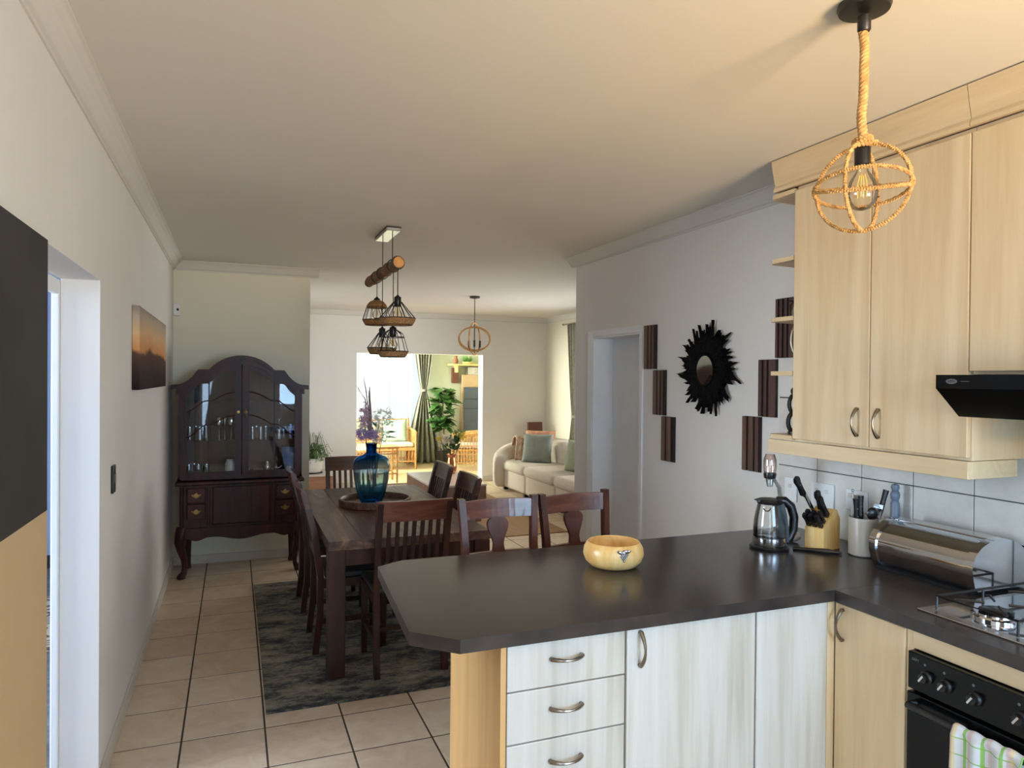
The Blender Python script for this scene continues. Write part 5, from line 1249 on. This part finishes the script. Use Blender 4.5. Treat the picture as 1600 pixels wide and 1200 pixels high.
for a in (-.13, .13):
    for b_ in (-.29, .0): MB().box(a-.015, a+.015, b_-.015, b_+.015, 0, .40).build('leg', 'mahog', bk)
sp_ = thing('spiky_plant', (4.42, 9.88, 0), 'thin pale green leaves rising behind the sofa corner', 'plant')
MB().lathe([(0, 0), (.08, 0), (.10, .25), (0, .25)], n=16).build('pot', 'whitec', sp_, smooth=True)
lms = leafmesh(1, .12, .25, m='grassg')
for i in range(12): inst(lms, 'leaf', sp_, (0, 0, .25), (radians(72+fr.uniform(-12, 10)), 0, i*.52), (.50, .34, .50))
# living room pendant
lp = thing('globe_pendant', (2.63, 7.90, CE), 'small rope globe chandelier with candle holders in the living room', 'pendant lamp')
MB().lathe([(0, 0), (.06, 0), (.06, -.02), (.015, -.03), (0, -.03)], n=24).build('ceiling_rose', 'blackmetal', lp, smooth=True)
ch = MB()
for i in range(16):
    z0 = -.03-i*.018; h_ = .011
    ch.tube([(h_*.45*cos(a)*(i % 2), h_*.45*cos(a)*((i+1) % 2), z0-.009+h_*sin(a)) for a in [k*pi/4 for k in range(8)]], .0028, 5, True)
ch.build('chain', 'blackmetal', lp)
gz = -.50
vd = Vector((.316, .949, 0)); hd_ = Vector((.949, -.316, 0)); e1 = (vd*.94+hd_*.34)
MB().rope(circle((0, 0, gz), .185, e1, (0, 0, 1), 72), .010, .05, 3, 5, True).build('globe_ring', 'rattan', lp, smooth=True)
MB().rope(circle((0, 0, gz), .185, hd_, Vector((0, 0, .80))+vd*.55, 72), .010, .05, 3, 5, True).build('globe_ring', 'rattan', lp, smooth=True)
MB().rope(circle((0, 0, gz), .180, hd_+Vector((0, 0, -.06)), Vector((0, 0, .70))-vd*.7, 72), .010, .05, 3, 5, True).build('globe_ring', 'rattan', lp, smooth=True)
MB().tube([(0, 0, -.31), (0, 0, gz-.17)], .006, 8).build('stem', 'blackmetal', lp)
for a in (.2, .2+2*pi/3, .2+4*pi/3):
    MB().tube([(0, 0, gz-.14), (.05*cos(a), .05*sin(a), gz-.15), (.075*cos(a), .075*sin(a), gz-.10)], .005, 6).build('arm', 'blackmetal', lp, smooth=True)
    MB().lathe([(.013, gz-.10), (.013, gz-.02), (0, gz-.018)], (.075*cos(a), .075*sin(a), 0), 12).build('candle_holder', 'blackplastic', lp, smooth=True)
# media unit, pot and fern at the left
mu = thing('media_unit', (.5, 9.98, 0), 'low brown media unit with a pale top, half hidden by the nib wall', 'media unit')
MB().box(-.30, 1.27, 9.72, 10.32, .03, .262).build('body', 'walnutbox', mu, world=True, bevel=.003)
MB().box(-.31, 1.28, 9.71, 10.325, .263, .285).build('top', 'coffeetop', mu, world=True, bevel=.003)
pt = thing('potted_fern', (.99, 9.95, .286), 'white pot of trailing green fern on the media unit', 'plant')
MB().lathe([(0, 0), (.11, 0), (.14, .05), (.145, .16), (.10, .20), (.08, .20), (.12, .15), (.0, .12)], n=24).build('pot', 'whitec', pt, smooth=True)
MB().lathe([(.13, -.0), (.145, 0), (.145, .016), (0, .016)], n=24).build('saucer', 'blackmetal', pt)
st = MB(); fr.seed(4); tips = []
for i in range(52):
    a = fr.uniform(0, 2*pi); L = fr.uniform(.12, .27); hz = fr.uniform(.10, .38)
    p0 = Vector((.03*cos(a), .03*sin(a), .17)); p1 = Vector((.6*L*cos(a), .6*L*sin(a), .19+hz)); p2 = Vector((L*cos(a)+.02, L*sin(a), .16+hz*.4-fr.uniform(0, .14)))
    st.tube([p0, p1, p2], .0025, 4)
    for k in range(10):
        t = k/9; q = p0*(1-t)**2+p1*2*t*(1-t)+p2*t*t; tips.append((q, a))
st.build('stem', 'gstem', pt)
lv = MB()
for q, a in tips:
    for _ in range(2):
        d = Vector((fr.uniform(-1, 1), fr.uniform(-1, 1), fr.uniform(-.6, .8))).normalized()*fr.uniform(.022, .04); n_ = d.cross(Vector((fr.random(), fr.random(), 1))).normalized()*.011
        vv = [lv.b.verts.new(q), lv.b.verts.new(q+d*.5+n_), lv.b.verts.new(q+d), lv.b.verts.new(q+d*.5-n_)]; lv.b.faces.new(vv)
tag(lv.build('foliage', 'fern', pt), kind='stuff')

# curtains
def curtain(name, x0, x1, y, z0, z1, m, label, folds, tie=None, axis='x', amp=.035, wmin=.2, part_tie=True, bot=1.0, rod=None):
    t = thing(name, (((x0+x1)/2, y, 0) if axis == 'x' else (y, (x0+x1)/2, 0)), label, 'curtain')
    W = x1-x0
    def wid(z):
        if tie is None: return 1
        if z > tie: k = (z-tie)/(z1-tie); return wmin+(1-wmin)*k**.75
        k = (tie-z)/(tie-z0); return wmin+(bot-wmin)*k**.8
    def f(a, b_):
        z = z0+(z1-z0)*b_; w_ = wid(z); u_ = (a-.5)
        p = u_*W*w_; q = amp*(sin(a*folds*2*pi)+.35*sin(a*folds*4.3*pi+1))*(.5+.5*w_)
        return (p, q, z) if axis == 'x' else (q, p, z)
    o = MB().grid(f, folds*10, 40).build('cloth', m, t, smooth=2, solid=.003)
    if tie and part_tie:
        r_ = W*wmin/2+.01
        MB().lathe([(1, -.02), (1.06, 0), (1, .02)], (0, 0, tie), 24).build('tieback', m, t, smooth=True).scale = (r_, amp+.03, 1) if axis == 'x' else (amp+.03, r_, 1)
        t.children[-1].location = (0, 0, tie*0)
    if rod:
        a, b_ = rod
        pts = [(a-t.location.x, 0, z1+.01), (b_-t.location.x, 0, z1+.01)] if axis == 'x' else [(0, a-t.location.y, z1+.01), (0, b_-t.location.y, z1+.01)]
        MB().tube(pts, .012, 10).build('rod', 'steel', t, smooth=True)
        for e in pts: MB().ball(e, .02, 10).build('finial', 'steel', t, smooth=True)
    return t
curtain('curtain', 8.92, 9.42, 4.608, .03, 2.40, 'greenc', 'green curtain tied at mid height beside the living room window', 7, 1.05, 'y', .028, .35, rod=(6.5, 9.62))

# ------------------------------------------------------------------ sunroom
sheer_t = curtain('sheer_curtain', 1.32, 3.10, 12.93, .62, 2.30, 'sheer', 'bright white sheer curtain across the sunroom window', 16, None, 'x', .02)
curtain('curtain', 3.08, 3.50, 12.84, .01, 2.42, 'greenc', 'long green curtain gathered in the middle at the right of the sheer', 6, 1.36, 'x', .06, .20, bot=1.75, rod=(1.2, 3.6))
def rattan_seat(name, loc, W, D, hb, ha, label, cat, rz=0, cush='whitec', weave=True):
    t = thing(name, loc, label, cat, rz=rz)
    # origin floor centre, front -y
    for sx in (-1, 1):
        for sy, hh in ((-1, ha), (1, hb)):
            MB().tube([(sx*W/2, sy*D/2, 0), (sx*W/2, sy*D/2, hh)], .018, 8).build('leg', 'rattan', t, smooth=True)
        MB().tube([(sx*W/2, -D/2-.02, ha-.03), (sx*W/2, -D/2+.06, ha), (sx*W/2, D/2, ha+.04)], .02, 8).build('armrest', 'rattan', t, smooth=True)
        g = MB(); n = max(3, int(D/.05))
        for i in range(1, n): yy = -D/2+D*i/n; g.tube([(sx*W/2, yy, .10), (sx*W/2, yy, ha)], .007, 5)
        for k in range(4): zz = .14+(ha-.18)*k/3; g.tube([(sx*W/2, -D/2, zz), (sx*W/2, D/2, zz)], .007, 5)
        g.build('side_weave', 'rattan', t, smooth=True)
    MB().box(-W/2, W/2, -D/2, D/2, .34, .38).build('seat_deck', 'rattan', t, bevel=.012)
    g = MB(); n = max(4, int(W/.06))
    for i in range(1, n): xx = -W/2+W*i/n; g.tube([(xx, D/2, .10), (xx, D/2, hb)], .007, 5)
    for k in range(6): zz = .14+(hb-.16)*k/5; g.tube([(-W/2, D/2, zz), (W/2, D/2, zz)], .010 if k == 5 else .007, 5)
    g.build('back_weave', 'rattan', t, smooth=True)
    g = MB(); g.tube([(-W/2, -D/2, .34), (W/2, -D/2, .34)], .016, 8).tube([(-W/2, -D/2, .14), (W/2, -D/2, .14)], .012, 8)
    for i in range(1, n): xx = -W/2+W*i/n; g.tube([(xx, -D/2, .14), (xx, -D/2, .34)], .006, 5)
    g.build('front_frame', 'rattan', t, smooth=True)
    MB().box(-W/2+.03, W/2-.03, -D/2+.02, D/2-.03, .385, .46).build('seat_cushion', cush, t, bevel=.025, seg=3, smooth=True)
    return t
rattan_seat('rattan_sofa', (2.35, 12.35, -.0), 1.20, .60, .86, .66, 'long honey rattan sofa below the sunroom window', 'sofa')
pillow('cushion', (2.66, 12.42, .66), .42, .40, .14, (-.28, 0, -.15), 'mint', 'mint green cushion on the rattan sofa, near its right arm')
pillow('cushion', (1.96, 12.42, .66), .42, .40, .14, (-.28, 0, .15), 'velvet2', 'sage cushion at the left of the rattan sofa')
rattan_seat('rattan_armchair', (1.86, 11.45, 0), .50, .52, .66, .60, 'honey rattan armchair seen from its side, left of the sunroom doorway', 'chair', rz=-1.4)
rt_ = thing('rattan_table', (2.14, 10.78, 0), 'tall honey rattan side table behind the blue vase', 'table')
for sx in (-.17, .17):
    for sy in (-.17, .17): MB().tube([(sx, sy, 0), (sx, sy, .52)], .016, 8).build('leg', 'rattan', rt_, smooth=True)
MB().box(-.20, .20, -.20, .20, .52, .55).build('top', 'rattan', rt_, bevel=.01)
g = MB()
for zz in (.14, .44):
    for a, b_ in (((-.17, -.17), (.17, -.17)), ((.17, -.17), (.17, .17)), ((.17, .17), (-.17, .17)), ((-.17, .17), (-.17, -.17))): g.tube([(*a, zz), (*b_, zz)], .010, 6)
g.build('rail', 'rattan', rt_, smooth=True)
rattan_seat('rattan_armchair', (3.80, 11.75, 0), .48, .52, .72, .62, 'honey rattan armchair with a white cushion at the right of the sunroom doorway', 'chair', rz=-1.9)
# fiddle leaf fig
fg = thing('potted_fig', (3.58, 12.55, 0), 'tall fiddle-leaf fig in a black pot right of the green curtain', 'plant')
MB().lathe([(0, 0), (.13, 0), (.16, .28), (.145, .28), (.13, .25), (0, .25)], n=24).build('pot', 'blackmetal', fg, smooth=True)
MB().tube([(0, 0, .25), (.02, 0, .6), (-.01, 0, 1.0), (.02, .0, 1.35)], [.02, .018, .015, .008], 8).tube([(-.05, 0, .25), (-.07, 0, .6), (-.09, 0, .9), (-.14, 0, 1.05)], [.014, .013, .011, .006], 8).build('trunk', 'stem', fg, smooth=True)
fr.seed(21)
for i in range(140):
    z = .68+.72*fr.random(); k = sin(pi*min(1, max(0, (z-.55)/.95)))**.6; a = fr.uniform(0, 6.283); r_ = fr.uniform(.02, .12)*k
    L_ = fr.uniform(.17, .25); inst(lmw, 'leaf', fg, (r_*sin(-a), r_*cos(a), z), (fr.uniform(-.6, .95), fr.uniform(-.4, .4), a), (L_*.8, L_*(.65+.45*k), L_))
# fireplace / braai
br = thing('built_in_barbecue', (4.5, 12.92, 0), 'tan built-in barbecue with slate-blue steel doors at the right of the sunroom', 'barbecue')
MB().box(4.05, 5.0, 12.86, 12.98, 0, .50).box(4.05, 4.085, 12.86, 12.98, .5, 1.42).box(4.93, 5.0, 12.86, 12.98, .5, 1.42).box(4.05, 5.0, 12.86, 12.98, 1.42, 1.66).build('surround', 'plinth', br, world=True, bevel=.004)
MB().box(4.085, 4.93, 12.90, 12.98, .5, 1.42).build('firebox', 'blackmetal', br, world=True)
MB().box(4.075, 4.945, 12.84, 12.86, 1.20, 1.42).build('upper_door', 'braai', br, world=True, bevel=.003)
MB().box(4.065, 4.945, 12.825, 12.86, 1.02, 1.195).build('middle_flap', 'braai', br, world=True, bevel=.003)
MB().box(4.075, 4.46, 12.84, 12.86, .52, 1.015).build('lower_door', 'braai', br, world=True, bevel=.003)
MB().box(4.465, 4.945, 12.84, 12.86, .52, 1.015).build('lower_door', 'braai', br, world=True, bevel=.003)
wsf = thing('wall_shelf', (4.2, 12.85, 1.83), 'yellow pine wall shelf above the barbecue', 'shelf')
MB().box(3.78, 4.75, 12.68, 12.985, 1.83, 1.862).build('board', 'yshelf', wsf, world=True, bevel=.002)
for xx in (3.90, 4.70): MB().box(xx, xx+.03, 12.75, 12.985, 1.70, 1.83).build('bracket', 'yshelf', wsf, world=True)
tag(MB().box(3.86, 3.985, 12.90, 12.985, 1.50, 1.79).box(3.875, 3.97, 12.895, 12.90, 1.52, 1.62).box(3.875, 3.97, 12.895, 12.90, 1.66, 1.77).build('key_box', 'darkbox', bevel=.004), 'small brown wooden box hung under the pine shelf', 'box')
wsn = thing('wall_sign', (4.32, 12.92, 1.662), 'white sign with small dark lines standing above the barbecue', 'sign')
MB().box(-.17, .25, -.012, .012, 0, .145).build('board', 'whitec', wsn, bevel=.002)
for i, (a, b_) in enumerate(((-.02, .20), (.0, .18), (-.02, .16), (.0, .2))): MB().box(a, b_, -.0135, -.012, .03+.025*i, .036+.025*i).build('print_line', 'braai', wsn)
MB().box(-.17, -.155, -.0135, -.012, .0, .145).build('print_line', 'blackmetal', wsn)
gs = thing('grass_plant', (4.13, 12.82, 1.863), 'bright green grass tuft in a low pot on the pine shelf', 'plant')
MB().lathe([(0, 0), (.10, 0), (.11, .04), (0, .04)], n=20).build('pot', 'yshelf', gs, smooth=True)
lg_ = leafmesh(1, .10, .3, m='grassg')
for i in range(70): a = fr.uniform(0, 6.283); inst(lg_, 'leaf', gs, (.05*cos(a), .04*sin(a), .03), (radians(fr.uniform(25, 80)), 0, a), (.14, .15, .14))
tag(MB().lathe([(0, 0), (.04, 0), (.055, .05), (.03, .12), (.035, .15), (0, .15)], (3.90, 12.83, 1.863), n=16).build('clay_jug', 'redbr', smooth=True), 'small brown jug at the left end of the pine shelf', 'jug')
